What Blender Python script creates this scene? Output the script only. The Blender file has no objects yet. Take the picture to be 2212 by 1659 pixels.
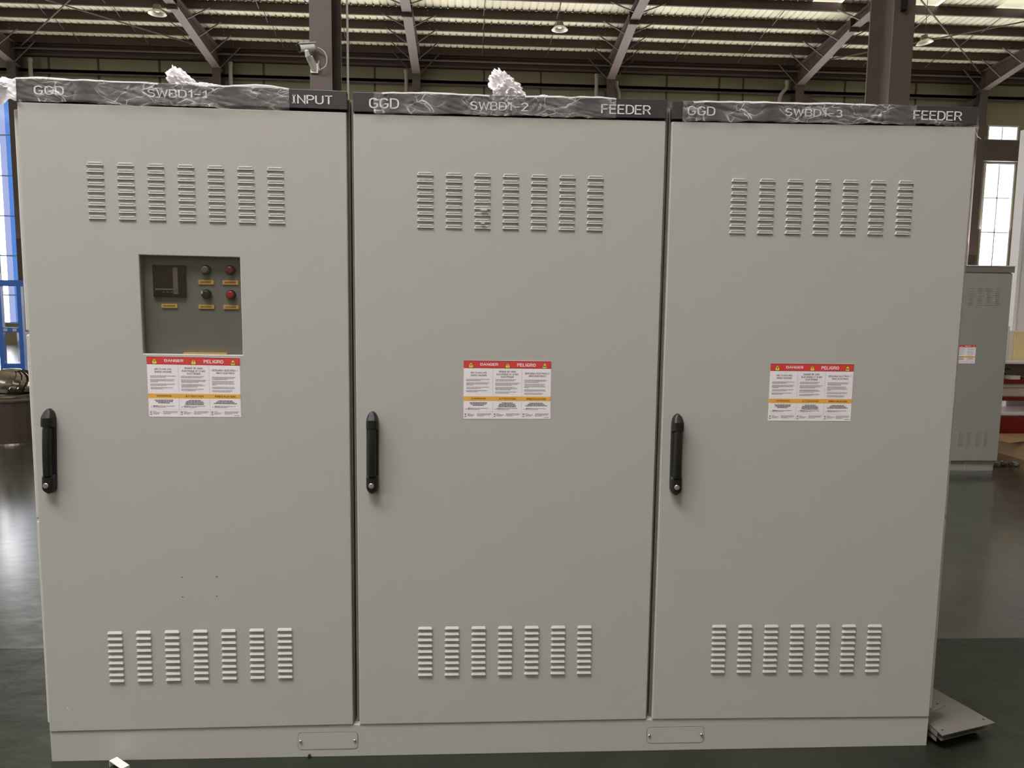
import bpy, bmesh, math, random
from mathutils import Vector, Matrix, noise
random.seed(7)
S = bpy.context.scene
COL = S.collection

# ------------------------------------------------------------------ camera
F_PX = 1640.0
CAM = (-0.1192, -2.4347, 1.5349)
YAW, PITCH, ROLL = -0.05389, -0.10841, -0.01352
cam_d = bpy.data.cameras.new('camera'); cam = bpy.data.objects.new('camera', cam_d); COL.objects.link(cam)
cam_d.sensor_fit = 'HORIZONTAL'; cam_d.sensor_width = 36.0; cam_d.lens = F_PX / 2212.0 * 36.0
cam_d.clip_start = 0.05; cam_d.clip_end = 300
R = Matrix.Rotation(YAW, 4, 'Z') @ Matrix.Rotation(PITCH, 4, 'X') @ Matrix.Rotation(ROLL, 4, 'Y') @ Matrix.Rotation(math.pi / 2, 4, 'X')
cam.matrix_world = Matrix.Translation(CAM) @ R
S.camera = cam

# ------------------------------------------------------------------ world, lights, exposure
w = bpy.data.worlds.new('sky'); S.world = w; w.use_nodes = True
bg = w.node_tree.nodes['Background']; bg.inputs[0].default_value = (1.0, 0.985, 0.965, 1); bg.inputs[1].default_value = 10.0
S.view_settings.view_transform = 'Standard'; S.view_settings.look = 'None'
S.view_settings.exposure = 0.0; S.view_settings.gamma = 1.0; S.view_settings.use_curve_mapping = False

def area(name, loc, target, sx, sy, power, color=(1, 1, 1)):
    l = bpy.data.lights.new(name, 'AREA'); l.shape = 'RECTANGLE'; l.size = sx; l.size_y = sy
    l.energy = power; l.color = color
    o = bpy.data.objects.new(name, l); COL.objects.link(o); o.location = loc
    d = Vector(target) - Vector(loc); o.rotation_euler = d.to_track_quat('-Z', 'Y').to_euler()
    return o
# daylight through the long clerestory window band of the front wall (behind the photographer)
area('window_daylight_front', (-3.0, -11.6, 6.2), (-1.0, 2.0, 1.6), 22, 3.2, 40, (1.0, 0.97, 0.93))
# overhead area light added under the closed roof to brighten the row
area('skylight_daylight', (-3.4, -2.9, 9.6), (-3.3, -2.6, 0.0), 7, 2.4, 1250, (1.0, 0.985, 0.975))
# area lights added inside the windowless side walls, stronger on the left
area('window_daylight_left', (-21.2, -5.5, 4.5), (0, 1.5, 2.6), 10, 5.5, 600, (1.0, 0.98, 0.965))
area('window_daylight_right', (25.2, 12.0, 4.5), (10, 14, 6), 12, 5.5, 90, (1.0, 0.97, 0.93))
# area light added at the back wall windows, tilted up to brighten the roof
area('window_daylight_back', (1.5, 22.0, 3.6), (1.5, 12.0, 9.6), 34, 5.0, 2200, (1.0, 0.97, 0.90))

# ------------------------------------------------------------------ helpers
def lin(c):
    return tuple((x / 255 / 12.92) if x / 255 <= 0.04045 else ((x / 255 + 0.055) / 1.055) ** 2.4 for x in c)

def mat(name, rgb, rough=0.5, metal=0.0, bump=None, spec=0.5, var=None):
    m = bpy.data.materials.new(name); m.use_nodes = True
    nt = m.node_tree; b = nt.nodes['Principled BSDF']
    c = lin(rgb)
    b.inputs['Base Color'].default_value = (*c, 1); b.inputs['Roughness'].default_value = rough
    b.inputs['Metallic'].default_value = metal; b.inputs['Specular IOR Level'].default_value = spec
    tc = nt.nodes.new('ShaderNodeTexCoord')
    if var:
        scale, amount = var
        n = nt.nodes.new('ShaderNodeTexNoise'); n.inputs['Scale'].default_value = scale; n.inputs['Detail'].default_value = 4
        r = nt.nodes.new('ShaderNodeMapRange'); r.inputs[3].default_value = 1 - amount; r.inputs[4].default_value = 1 + amount
        h = nt.nodes.new('ShaderNodeVectorMath'); h.operation = 'SCALE'; h.inputs[0].default_value = c
        nt.links.new(tc.outputs['Object'], n.inputs['Vector']); nt.links.new(n.outputs[0], r.inputs[0])
        nt.links.new(r.outputs[0], h.inputs['Scale']); nt.links.new(h.outputs[0], b.inputs['Base Color'])
    if bump:
        scale, strength = bump
        n = nt.nodes.new('ShaderNodeTexNoise'); n.inputs['Scale'].default_value = scale; n.inputs['Detail'].default_value = 3
        bp = nt.nodes.new('ShaderNodeBump'); bp.inputs['Strength'].default_value = strength; bp.inputs['Distance'].default_value = 0.002
        nt.links.new(tc.outputs['Object'], n.inputs['Vector']); nt.links.new(n.outputs[0], bp.inputs['Height'])
        nt.links.new(bp.outputs[0], b.inputs['Normal'])
    return m

ORG = {}
class MB:
    def __init__(s): s.v = []; s.f = []; s.m = []
    def add(s, vs, fs, mi=0):
        o = len(s.v); s.v += [tuple(p) for p in vs]; s.f += [tuple(i + o for i in f) for f in fs]; s.m += [mi] * len(fs)
    def box(s, x0, x1, y0, y1, z0, z1, mi=0):
        s.hexa([(x0, y0, z0), (x1, y0, z0), (x1, y1, z0), (x0, y1, z0), (x0, y0, z1), (x1, y0, z1), (x1, y1, z1), (x0, y1, z1)], mi)
    def hexa(s, p, mi=0):
        s.add(p, [(0, 3, 2, 1), (4, 5, 6, 7), (0, 1, 5, 4), (1, 2, 6, 5), (2, 3, 7, 6), (3, 0, 4, 7)], mi)
    def bar(s, a, b, r1, r2=None, up=(0, 0, 1), mi=0):
        """rectangular bar between two points, half sizes r1 (side) and r2 (up)"""
        r2 = r2 or r1
        a = Vector(a); b = Vector(b); d = (b - a).normalized(); up = Vector(up)
        if abs(d.dot(up)) > 0.99: up = Vector((0, 1, 0))
        sx = d.cross(up).normalized(); uy = sx.cross(d).normalized()
        p = []
        for q in (a, b):
            p += [q - sx * r1 - uy * r2, q + sx * r1 - uy * r2, q + sx * r1 + uy * r2, q - sx * r1 + uy * r2]
        s.add(p, [(0, 1, 2, 3), (4, 7, 6, 5), (0, 4, 5, 1), (1, 5, 6, 2), (2, 6, 7, 3), (3, 7, 4, 0)], mi)
    def tube(s, pts, r, n=10, mi=0, caps=True):
        pts = [Vector(p) for p in pts]; rs = r if isinstance(r, (list, tuple)) else [r] * len(pts)
        rings = []; prev = None
        for i, p in enumerate(pts):
            d = (pts[min(i + 1, len(pts) - 1)] - pts[max(i - 1, 0)]).normalized()
            u = prev if prev else (Vector((0, 0, 1)) if abs(d.z) < 0.9 else Vector((1, 0, 0)))
            sx = d.cross(u).normalized(); uy = sx.cross(d).normalized(); prev = uy
            rings.append([p + (sx * math.cos(t) + uy * math.sin(t)) * rs[i] for t in [2 * math.pi * k / n for k in range(n)]])
        vs = [q for rg in rings for q in rg]; fs = []
        for i in range(len(pts) - 1):
            for k in range(n):
                fs.append((i * n + k, i * n + (k + 1) % n, (i + 1) * n + (k + 1) % n, (i + 1) * n + k))
        if caps:
            fs.append(tuple(range(n))[::-1]); fs.append(tuple((len(pts) - 1) * n + k for k in range(n)))
        s.add(vs, fs, mi)
    def lathe(s, c, prof, n=24, mi=0, axis='Z'):
        """profile of (radius, height) turned about an axis through c"""
        vs = []; fs = []
        for r, h in prof:
            for k in range(n):
                t = 2 * math.pi * k / n
                x, y = r * math.cos(t), r * math.sin(t)
                vs.append((c[0] + x, c[1] + y, c[2] + h) if axis == 'Z' else (c[0] + x, c[1] - h, c[2] + y))
        for i in range(len(prof) - 1):
            for k in range(n):
                f = (i * n + k, i * n + (k + 1) % n, (i + 1) * n + (k + 1) % n, (i + 1) * n + k)
                fs.append(f if axis == 'Z' else f[::-1])
        s.add(vs, fs, mi)
    def poly(s, pts, mi=0): s.add(pts, [tuple(range(len(pts)))], mi)
    def prism(s, pts, off, mi=0):
        n = len(pts); a = [Vector(p) for p in pts]; b = [p + Vector(off) for p in a]
        s.add(a + b, [tuple(range(n)), tuple(range(2 * n - 1, n - 1, -1))] + [(i, (i + 1) % n, n + (i + 1) % n, n + i)[::-1] for i in range(n)], mi)
    def build(s, name, mats, parent=None, smooth=False, bevel=0, org=None, recalc=True):
        me = bpy.data.meshes.new(name)
        if not isinstance(mats, (list, tuple)): mats = [mats]
        o = bpy.data.objects.new(name, me)
        g = ORG.get(parent.name, Vector((0, 0, 0))) if parent else (Vector(org) if org else Vector((0, 0, 0)))
        me.from_pydata([tuple(Vector(v) - g) for v in s.v], [], s.f)
        for m in mats: me.materials.append(m)
        for p, mi in zip(me.polygons, s.m): p.material_index = mi; p.use_smooth = smooth
        if recalc:
            bm = bmesh.new(); bm.from_mesh(me); bmesh.ops.recalc_face_normals(bm, faces=bm.faces); bm.to_mesh(me); bm.free()
        COL.objects.link(o)
        if parent: o.parent = parent
        else: o.location = g
        ORG[o.name] = g
        if bevel:
            b = o.modifiers.new('bevel', 'BEVEL'); b.width = bevel; b.segments = 2; b.limit_method = 'ANGLE'; b.angle_limit = math.radians(40)
        return o

def tag(o, label, cat, group=None):
    o['label'] = label; o['category'] = cat
    if group: o['group'] = group
    return o
def thing(name, loc, label, cat, group=None):
    o = bpy.data.objects.new(name, None); COL.objects.link(o); o.location = loc; o.empty_display_size = 0.1
    ORG[o.name] = Vector(loc)
    return tag(o, label, cat, group)
def struct(o): o['kind'] = 'structure'; return o

def qm(q, u, v):
    """bilinear point of a quad given as TL, TR, BL, BR in (x, z); v runs downward"""
    return tuple(q[0][i] * (1 - u) * (1 - v) + q[1][i] * u * (1 - v) + q[2][i] * (1 - u) * v + q[3][i] * u * v for i in (0, 1))
def rect(x0, z1, x1, z0): return [(x0, z1), (x1, z1), (x0, z0), (x1, z0)]

def _arc(cx, cy, rx, ry, a0, a1, n=10):
    return [(cx + rx * math.cos(math.radians(a0 + (a1 - a0) * k / n)), cy + ry * math.sin(math.radians(a0 + (a1 - a0) * k / n))) for k in range(n + 1)]
GL = {
 'A': (.62, [[(0, 0), (.31, 1), (.62, 0)], [(.11, .34), (.51, .34)]]),
 'B': (.56, [[(0, 0), (0, 1), (.30, 1)] + _arc(.30, .765, .22, .235, 90, -90) + [(0, .53)], [(.30, .53)] + _arc(.30, .265, .26, .265, 90, -90) + [(0, 0)]]),
 'C': (.56, [_arc(.30, .70, .27, .30, 20, 180, 8) + _arc(.30, .30, .27, .30, 180, 340, 8)]),
 'D': (.58, [[(0, 0), (0, 1), (.24, 1)] + _arc(.24, .66, .34, .34, 90, 0, 6) + _arc(.24, .34, .34, .34, 0, -90, 6) + [(0, 0)]]),
 'E': (.50, [[(.50, 1), (0, 1), (0, 0), (.50, 0)], [(0, .52), (.44, .52)]]),
 'F': (.50, [[(.50, 1), (0, 1), (0, 0)], [(0, .50), (.42, .50)]]),
 'G': (.60, [_arc(.30, .70, .29, .30, 25, 180, 8) + _arc(.30, .30, .29, .30, 180, 350, 8) + [(.58, .44), (.34, .44)]]),
 'H': (.56, [[(0, 0), (0, 1)], [(.56, 0), (.56, 1)], [(0, .52), (.56, .52)]]),
 'I': (.14, [[(.07, 0), (.07, 1)]]),
 'K': (.54, [[(0, 0), (0, 1)], [(.52, 1), (.02, .42)], [(.18, .60), (.54, 0)]]),
 'L': (.46, [[(0, 1), (0, 0), (.46, 0)]]),
 'N': (.56, [[(0, 0), (0, 1), (.56, 0), (.56, 1)]]),
 'O': (.60, [_arc(.30, .68, .29, .32, 0, 180, 10) + _arc(.30, .32, .29, .32, 180, 360, 10) + [(.59, .68)]]),
 'P': (.52, [[(0, 0), (0, 1), (.27, 1)] + _arc(.27, .74, .25, .26, 90, -90) + [(0, .48)]]),
 'Q': (.60, [_arc(.30, .68, .29, .32, 0, 180, 10) + _arc(.30, .32, .29, .32, 180, 360, 10) + [(.59, .68)], [(.36, .24), (.60, -.04)]]),
 'R': (.55, [[(0, 0), (0, 1), (.29, 1)] + _arc(.29, .745, .24, .255, 90, -90) + [(0, .49)], [(.29, .49), (.55, 0)]]),
 'S': (.54, [_arc(.27, .755, .24, .245, 30, 250, 12) + _arc(.27, .26, .26, .26, 75, -155, 12)]),
 'T': (.56, [[(0, 1), (.56, 1)], [(.28, 1), (.28, 0)]]),
 'U': (.56, [[(0, 1), (0, .28)] + _arc(.28, .28, .28, .28, 180, 360, 12) + [(.56, 1)]]),
 'W': (.84, [[(0, 1), (.21, 0), (.42, .92), (.63, 0), (.84, 1)]]),
 'Y': (.56, [[(0, 1), (.28, .48), (.56, 1)], [(.28, .48), (.28, 0)]]),
 'Z': (.52, [[(0, 1), (.52, 1), (0, 0), (.52, 0)]]),
 '1': (.30, [[(.0, .74), (.26, 1), (.26, 0)]]),
 '2': (.52, [_arc(.26, .735, .25, .265, 165, -20, 10) + [(.02, 0), (.52, 0)]]),
 '3': (.52, [_arc(.25, .76, .22, .24, 150, -80, 10), _arc(.25, .27, .26, .27, 80, -150, 10)]),
 '-': (.50, [[(.02, .46), (.48, .46)]]), "'": (.12, [[(.06, 1), (.06, .74)]]), ' ': (.30, []),
 '|': (.26, [[(.13, 0), (.13, 1)], [(.02, 0.02), (.24, 0.02)], [(.02, .98), (.24, .98)]]),
}
def ribbon(pts, hw):
    P = [Vector((p[0], p[1])) for p in pts]; out = []
    P = [p for i, p in enumerate(P) if i == 0 or (p - P[i - 1]).length > 1e-5]
    n = len(P)
    for i in range(n):
        d0 = (P[i] - P[i - 1]).normalized() if i else (P[1] - P[0]).normalized()
        d1 = (P[i + 1] - P[i]).normalized() if i < n - 1 else d0
        n0 = Vector((-d0.y, d0.x)); n1 = Vector((-d1.y, d1.x)); m = n0 + n1
        m = m.normalized() if m.length > 1e-4 else n0
        k = hw / max(0.38, m.dot(n0)); e = Vector((0, 0))
        if i == 0: e = -d0 * hw * 0.4
        if i == n - 1: e = d0 * hw * 0.4
        out.append((P[i] + m * k + e, P[i] - m * k + e))
    return out
def text_geo(s, bold=0.13, gap=0.20):
    """single stroke lettering as flat ribbons, normalised to its own bounding box (y down)"""
    x = 0; vs = []; fs = []
    for ch in s:
        w_, st = GL[ch]
        for pl in st:
            rb = ribbon([(x + px, py) for px, py in pl], bold / 2); o = len(vs)
            for a, c in rb: vs += [a, c]
            fs += [(o + 2 * i, o + 2 * i + 1, o + 2 * i + 3, o + 2 * i + 2) for i in range(len(rb) - 1)]
        x += w_ + gap
    x0 = min(v.x for v in vs); x1 = max(v.x for v in vs); y0 = min(v.y for v in vs); y1 = max(v.y for v in vs)
    return [((v.x - x0) / (x1 - x0), 1 - (v.y - y0) / (y1 - y0)) for v in vs], fs
def add_text(mb, s, q, u0, v0, u1, v1, y, mi=0, bold=0.13, gap=0.20):
    uv, fs = text_geo(s, bold, gap)
    vs = []
    for a, b in uv:
        x, z = qm(q, u0 + (u1 - u0) * a, v0 + (v1 - v0) * b); vs.append((x, y, z))
    mb.add(vs, fs, mi)

# ------------------------------------------------------------------ materials
M = {}
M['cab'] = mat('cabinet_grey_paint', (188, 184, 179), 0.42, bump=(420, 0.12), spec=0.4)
M['cab_far'] = mat('distant_cabinet_grey_paint', (150, 148, 142), 0.45)  # row's grey darkened: shade on the distant cabinet put into its colour
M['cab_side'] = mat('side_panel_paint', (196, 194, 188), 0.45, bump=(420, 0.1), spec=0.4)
M['frame'] = mat('frame_grey_paint', (150, 148, 140), 0.45)
M['darkvoid'] = mat('gap_shadow_rubber', (26, 24, 22), 0.8)  # near-black for the painted slit shade and the cover plate outlines
M['sign'] = mat('sign_anthracite', (66, 62, 64), 0.38, spec=0.5)
M['letter'] = mat('sign_lettering_white', (226, 226, 224), 0.5)
M['black'] = mat('handle_black_plastic', (30, 28, 27), 0.42, bump=(700, 0.1))
M['chrome'] = mat('chrome', (215, 212, 205), 0.18, 1.0)
M['lock'] = mat('lock_cylinder_metal', (190, 186, 178), 0.35, 0.7)
M['inner'] = mat('instrument_panel_grey', (142, 141, 136), 0.45)
M['meter'] = mat('meter_black', (24, 20, 18), 0.35)
M['screen'] = mat('meter_screen', (48, 36, 30), 0.2)
M['mframe'] = mat('meter_grey_strip', (120, 112, 104), 0.5)
M['btnred'] = mat('button_red', (178, 40, 42), 0.35)
M['btndark'] = mat('lamp_dark_red', (128, 32, 44), 0.3)
M['btngrey'] = mat('lamp_grey', (112, 106, 106), 0.35)
M['tagy'] = mat('name_tag_yellow', (250, 204, 112), 0.55)
M['tagtext'] = mat('name_tag_print', (150, 110, 40), 0.6)
M['paper'] = mat('label_white', (252, 243, 249), 0.45)
M['red'] = mat('label_red', (226, 70, 68), 0.45)
M['redline'] = mat('label_dark_red', (140, 30, 34), 0.5)
M['orange'] = mat('label_orange', (244, 184, 84), 0.45)
M['yellow'] = mat('label_yellow', (238, 214, 92), 0.45)
M['ink'] = mat('label_ink', (58, 52, 54), 0.6)
M['inkl'] = mat('label_ink_light', (158, 150, 156), 0.6)
M['brown'] = mat('label_brown_ink', (110, 62, 16), 0.6)
M['steel'] = mat('structural_steel_brown', (90, 76, 70), 0.55, var=(1.5, 0.12))
M['purlin'] = mat('purlin_dark_brown', (72, 54, 46), 0.6, var=(1.2, 0.12))
M['sheet'] = mat('roof_sheet_cream', (226, 218, 194), 0.5, var=(0.6, 0.06))
M['wall'] = mat('wall_cladding_olive', (156, 148, 118), 0.6, var=(0.4, 0.07))
M['seam'] = mat('wall_seam', (92, 80, 58), 0.7)
M['pipe'] = mat('downpipe_grey', (168, 158, 150), 0.5)
M['lampw'] = mat('lamp_reflector_white', (225, 220, 205), 0.3)
M['lampb'] = mat('lamp_housing_grey', (120, 108, 96), 0.5)
M['white'] = mat('white_plastic', (232, 228, 226), 0.4)
M['blue'] = mat('blue_painted_steel', (34, 84, 160), 0.4)
M['bluel'] = mat('light_blue_frame', (150, 176, 232), 0.4)
M['whitewall'] = mat('white_partition', (222, 216, 218), 0.55)
M['darkred'] = mat('dark_red_paint', (128, 22, 18), 0.4)
M['cream'] = mat('cream_board', (224, 200, 150), 0.6)
M['beige'] = mat('beige_board', (214, 204, 190), 0.6)
M['card'] = mat('cardboard', (168, 132, 92), 0.8)
M['cable'] = mat('cable_dark', (70, 44, 40), 0.6)
M['cablew'] = mat('cable_white', (190, 182, 176), 0.5)
M['plate'] = mat('sheet_metal_grey', (108, 103, 98), 0.4, bump=(300, 0.1))
M['vent'] = mat('ventilator_steel', (170, 160, 150), 0.22, 1.0)
M['ventb'] = mat('ventilator_base_dark', (84, 72, 66), 0.35, 0.6)
M['hole'] = mat('hole_black', (12, 12, 12), 0.9)

def floor_mat():
    m = bpy.data.materials.new('green_epoxy_floor'); m.use_nodes = True; nt = m.node_tree; b = nt.nodes['Principled BSDF']
    tc = nt.nodes.new('ShaderNodeTexCoord'); sp = nt.nodes.new('ShaderNodeSeparateXYZ'); nt.links.new(tc.outputs['Object'], sp.inputs[0])
    def math_(op, a, b2=None, c=None):
        n = nt.nodes.new('ShaderNodeMath'); n.operation = op
        for i, x in enumerate((a, b2, c)):
            if x is None: continue
            if isinstance(x, (int, float)): n.inputs[i].default_value = x
            else: nt.links.new(x, n.inputs[i])
        return n.outputs[0]
    def joint(sock, off):
        a = math_('ADD', sock, off); a = math_('WRAP', a, 3.76, 0.0)
        a = math_('SUBTRACT', a, 1.88); a = math_('ABSOLUTE', a); return math_('GREATER_THAN', a, 1.8775)
    jx = joint(sp.outputs[0], 1.936); jy = joint(sp.outputs[1], -0.842)
    j = math_('MAXIMUM', jx, jy)
    n1 = nt.nodes.new('ShaderNodeTexNoise'); n1.inputs['Scale'].default_value = 1.7; n1.inputs['Detail'].default_value = 6
    nt.links.new(tc.outputs['Object'], n1.inputs['Vector'])
    cr = nt.nodes.new('ShaderNodeValToRGB'); e = cr.color_ramp.elements
    e[0].position = 0.3; e[0].color = (*lin((28, 34, 26)), 1); e[1].position = 0.72; e[1].color = (*lin((46, 50, 39)), 1)
    nt.links.new(n1.outputs[0], cr.inputs[0])
    mx = nt.nodes.new('ShaderNodeMix'); mx.data_type = 'RGBA'; nt.links.new(j, mx.inputs[0]); nt.links.new(cr.outputs[0], mx.inputs[6])
    mx.inputs[7].default_value = (*lin((9, 9, 8)), 1); nt.links.new(mx.outputs[2], b.inputs['Base Color'])
    far = math_('GREATER_THAN', sp.outputs[1], 0.842)
    n2 = nt.nodes.new('ShaderNodeTexNoise'); n2.inputs['Scale'].default_value = 3.5; n2.inputs['Detail'].default_value = 5
    nt.links.new(tc.outputs['Object'], n2.inputs['Vector'])
    r0 = math_('MULTIPLY_ADD', far, -0.10, 0.33); r1 = math_('MULTIPLY_ADD', n2.outputs[0], 0.14, r0)
    cw = math_('MULTIPLY', far, 0.8); nt.links.new(cw, b.inputs['Coat Weight']); b.inputs['Coat Roughness'].default_value = 0.16
    nt.links.new(r1, b.inputs['Roughness']); sl = math_('MULTIPLY_ADD', far, 0.55, 0.35); nt.links.new(sl, b.inputs['Specular IOR Level'])
    bp = nt.nodes.new('ShaderNodeBump'); bp.inputs['Strength'].default_value = 0.8; bp.inputs['Distance'].default_value = 0.008
    n3 = nt.nodes.new('ShaderNodeTexNoise'); n3.inputs['Scale'].default_value = 6; n3.inputs['Detail'].default_value = 3
    nt.links.new(tc.outputs['Object'], n3.inputs['Vector']); nt.links.new(n3.outputs[0], bp.inputs['Height']); nt.links.new(bp.outputs[0], b.inputs['Normal'])
    return m
M['floor'] = floor_mat()

def glass_mat(name, tint, gloss, rough):
    m = bpy.data.materials.new(name); m.use_nodes = True; nt = m.node_tree
    for n in list(nt.nodes): nt.nodes.remove(n)
    o = nt.nodes.new('ShaderNodeOutputMaterial'); mx = nt.nodes.new('ShaderNodeMixShader')
    t = nt.nodes.new('ShaderNodeBsdfTransparent'); t.inputs[0].default_value = (*tint, 1)
    g = nt.nodes.new('ShaderNodeBsdfGlossy'); g.inputs['Roughness'].default_value = rough
    mx.inputs[0].default_value = gloss
    nt.links.new(t.outputs[0], mx.inputs[1]); nt.links.new(g.outputs[0], mx.inputs[2]); nt.links.new(mx.outputs[0], o.inputs[0])
    return m
M['glass'] = glass_mat('window_glass', (0.95, 0.96, 0.97), 0.06, 0.02)
M['glass_pale'] = glass_mat('pale_blue_film_glass', (0.205, 0.222, 0.290), 0.03, 0.1)
M['glass_blue'] = glass_mat('blue_film_glass', (0.100, 0.165, 0.280), 0.03, 0.1)
M['wglass'] = glass_mat('instrument_window_glass', (0.72, 0.71, 0.70), 0.07, 0.16)

def film_mat(name, base, streak, scale):
    m = bpy.data.materials.new(name); m.use_nodes = True; nt = m.node_tree; b = nt.nodes['Principled BSDF']
    b.inputs['Base Color'].default_value = (*lin((232, 226, 224)), 1); b.inputs['Roughness'].default_value = 0.25
    tc = nt.nodes.new('ShaderNodeTexCoord')
    nd = nt.nodes.new('ShaderNodeTexNoise'); nd.inputs['Scale'].default_value = 14; nd.inputs['Detail'].default_value = 2; nt.links.new(tc.outputs['Object'], nd.inputs['Vector'])
    sc = nt.nodes.new('ShaderNodeVectorMath'); sc.operation = 'MULTIPLY_ADD'; sc.inputs[1].default_value = (0.05, 0.05, 0.05)
    nt.links.new(nd.outputs['Color'], sc.inputs[0]); nt.links.new(tc.outputs['Object'], sc.inputs[2])
    mask = nt.nodes.new('ShaderNodeTexNoise'); mask.inputs['Scale'].default_value = 9; mask.inputs['Detail'].default_value = 3; nt.links.new(tc.outputs['Object'], mask.inputs['Vector'])
    mk = nt.nodes.new('ShaderNodeMapRange'); mk.inputs[1].default_value = 0.44; mk.inputs[2].default_value = 0.60; nt.links.new(mask.outputs[0], mk.inputs[0])
    total = None
    for rot, sx, sz, wd, amt in ((0.5, 9, 26, 0.030, streak), (-0.7, 14, 40, 0.040, streak * 0.7)):   # crease lines
        mp = nt.nodes.new('ShaderNodeMapping'); mp.vector_type = 'POINT'; mp.inputs['Rotation'].default_value = (0, rot, 0); mp.inputs['Scale'].default_value = (sx, sx, sz)
        nt.links.new(sc.outputs[0], mp.inputs[0])
        v = nt.nodes.new('ShaderNodeTexVoronoi'); v.feature = 'DISTANCE_TO_EDGE'; v.inputs['Scale'].default_value = 1.0; nt.links.new(mp.outputs[0], v.inputs['Vector'])
        r = nt.nodes.new('ShaderNodeMapRange'); r.inputs[1].default_value = 0.0; r.inputs[2].default_value = wd; r.inputs[3].default_value = amt; r.inputs[4].default_value = 0.0; nt.links.new(v.outputs['Distance'], r.inputs[0])
        if total is None: total = r.outputs[0]
        else:
            ad = nt.nodes.new('ShaderNodeMath'); ad.operation = 'MAXIMUM'; nt.links.new(total, ad.inputs[0]); nt.links.new(r.outputs[0], ad.inputs[1]); total = ad.outputs[0]
    haze = nt.nodes.new('ShaderNodeMapRange'); haze.inputs[1].default_value = 0.35; haze.inputs[2].default_value = 0.75; haze.inputs[3].default_value = base * 0.5; haze.inputs[4].default_value = base * 2.4
    nt.links.new(mask.outputs[0], haze.inputs[0])
    mu = nt.nodes.new('ShaderNodeMath'); mu.operation = 'MULTIPLY_ADD'; nt.links.new(total, mu.inputs[0]); nt.links.new(mk.outputs[0], mu.inputs[1]); nt.links.new(haze.outputs[0], mu.inputs[2])
    nt.links.new(mu.outputs[0], b.inputs['Alpha'])
    return m
M['film'] = film_mat('clear_crinkled_film', 0.11, 0.70, 12)
def trans_mat(name, rgb, k):
    m = bpy.data.materials.new(name); m.use_nodes = True; nt = m.node_tree
    for n in list(nt.nodes): nt.nodes.remove(n)
    o = nt.nodes.new('ShaderNodeOutputMaterial'); mx = nt.nodes.new('ShaderNodeMixShader')
    t = nt.nodes.new('ShaderNodeBsdfTranslucent'); d = nt.nodes.new('ShaderNodeBsdfDiffuse')
    t.inputs[0].default_value = (*lin(rgb), 1); d.inputs[0].default_value = (*lin(rgb), 1); mx.inputs[0].default_value = k
    nt.links.new(d.outputs[0], mx.inputs[1]); nt.links.new(t.outputs[0], mx.inputs[2]); nt.links.new(mx.outputs[0], o.inputs[0])
    return m
M['filmw'] = trans_mat('bunched_film_white', (252, 248, 250), 0.25)
M['sky_panel'] = trans_mat('skylight_sheet', (150, 146, 128), 0.25)

# ------------------------------------------------------------------ hall shell
X0, X1, YB, YF = -22.0, 26.0, 22.45, -12.4
FR = [-13.87, -7.87, -1.87, 4.13, 10.13, 16.13]
def zr(y):  # underside plane of the purlins
    return 9.00 + 0.06 * (22.1 - y)
b = MB(); b.box(X0, X1, YF, YB, -0.12, 0.0); struct(b.build('floor', M['floor']))

# back wall with window openings
wins = []
for fx in FR:
    wins.append((fx - 1.62, fx - 0.32)); wins.append((fx + 0.56, fx + 1.60))
def wall_grid(op, x0, x1, z0, z1, y0, y1, name, m):
    xs = sorted({x0, x1, *[a for p in op for a in p[:2]]}); zs = sorted({z0, z1, *[a for p in op for a in p[2:]]})
    b = MB()
    for i in range(len(xs) - 1):
        for k in range(len(zs) - 1):
            cx = (xs[i] + xs[i + 1]) / 2; cz = (zs[k] + zs[k + 1]) / 2
            if any(p[0] < cx < p[1] and p[2] < cz < p[3] for p in op): continue
            b.box(xs[i], xs[i + 1], y0, y1, zs[k], zs[k + 1])
    return struct(b.build(name, m))
ZW = [(0.62, 6.28), (6.98, 7.47)]
ZL = [(0.62, 7.47)]   # the leftmost window runs up in one piece
wall_grid([(a, c, za, zb) for k, (a, c) in enumerate(wins) for za, zb in (ZL if k == 0 else ZW)], X0, X1, 0.0, 9.5, 22.35, 22.45, 'wall_back', M['wall'])
# front wall behind the photographer, with its clerestory band
wall_grid([(-16, -2, 7.2, 7.8)], X0, X1, 0.0, 12.2, YF - 0.1, YF, 'wall_front', M['wall'])
b = MB()
for x0, x1 in ((X0 - 0.1, X0), ):
    b.box(x0, x1, YF, YB, 0, 9.8)
struct(b.build('wall_left', M['wall']))
b = MB(); b.box(X1, X1 + 0.1, YF, YB, 0, 9.8); struct(b.build('wall_right', M['wall']))

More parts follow.
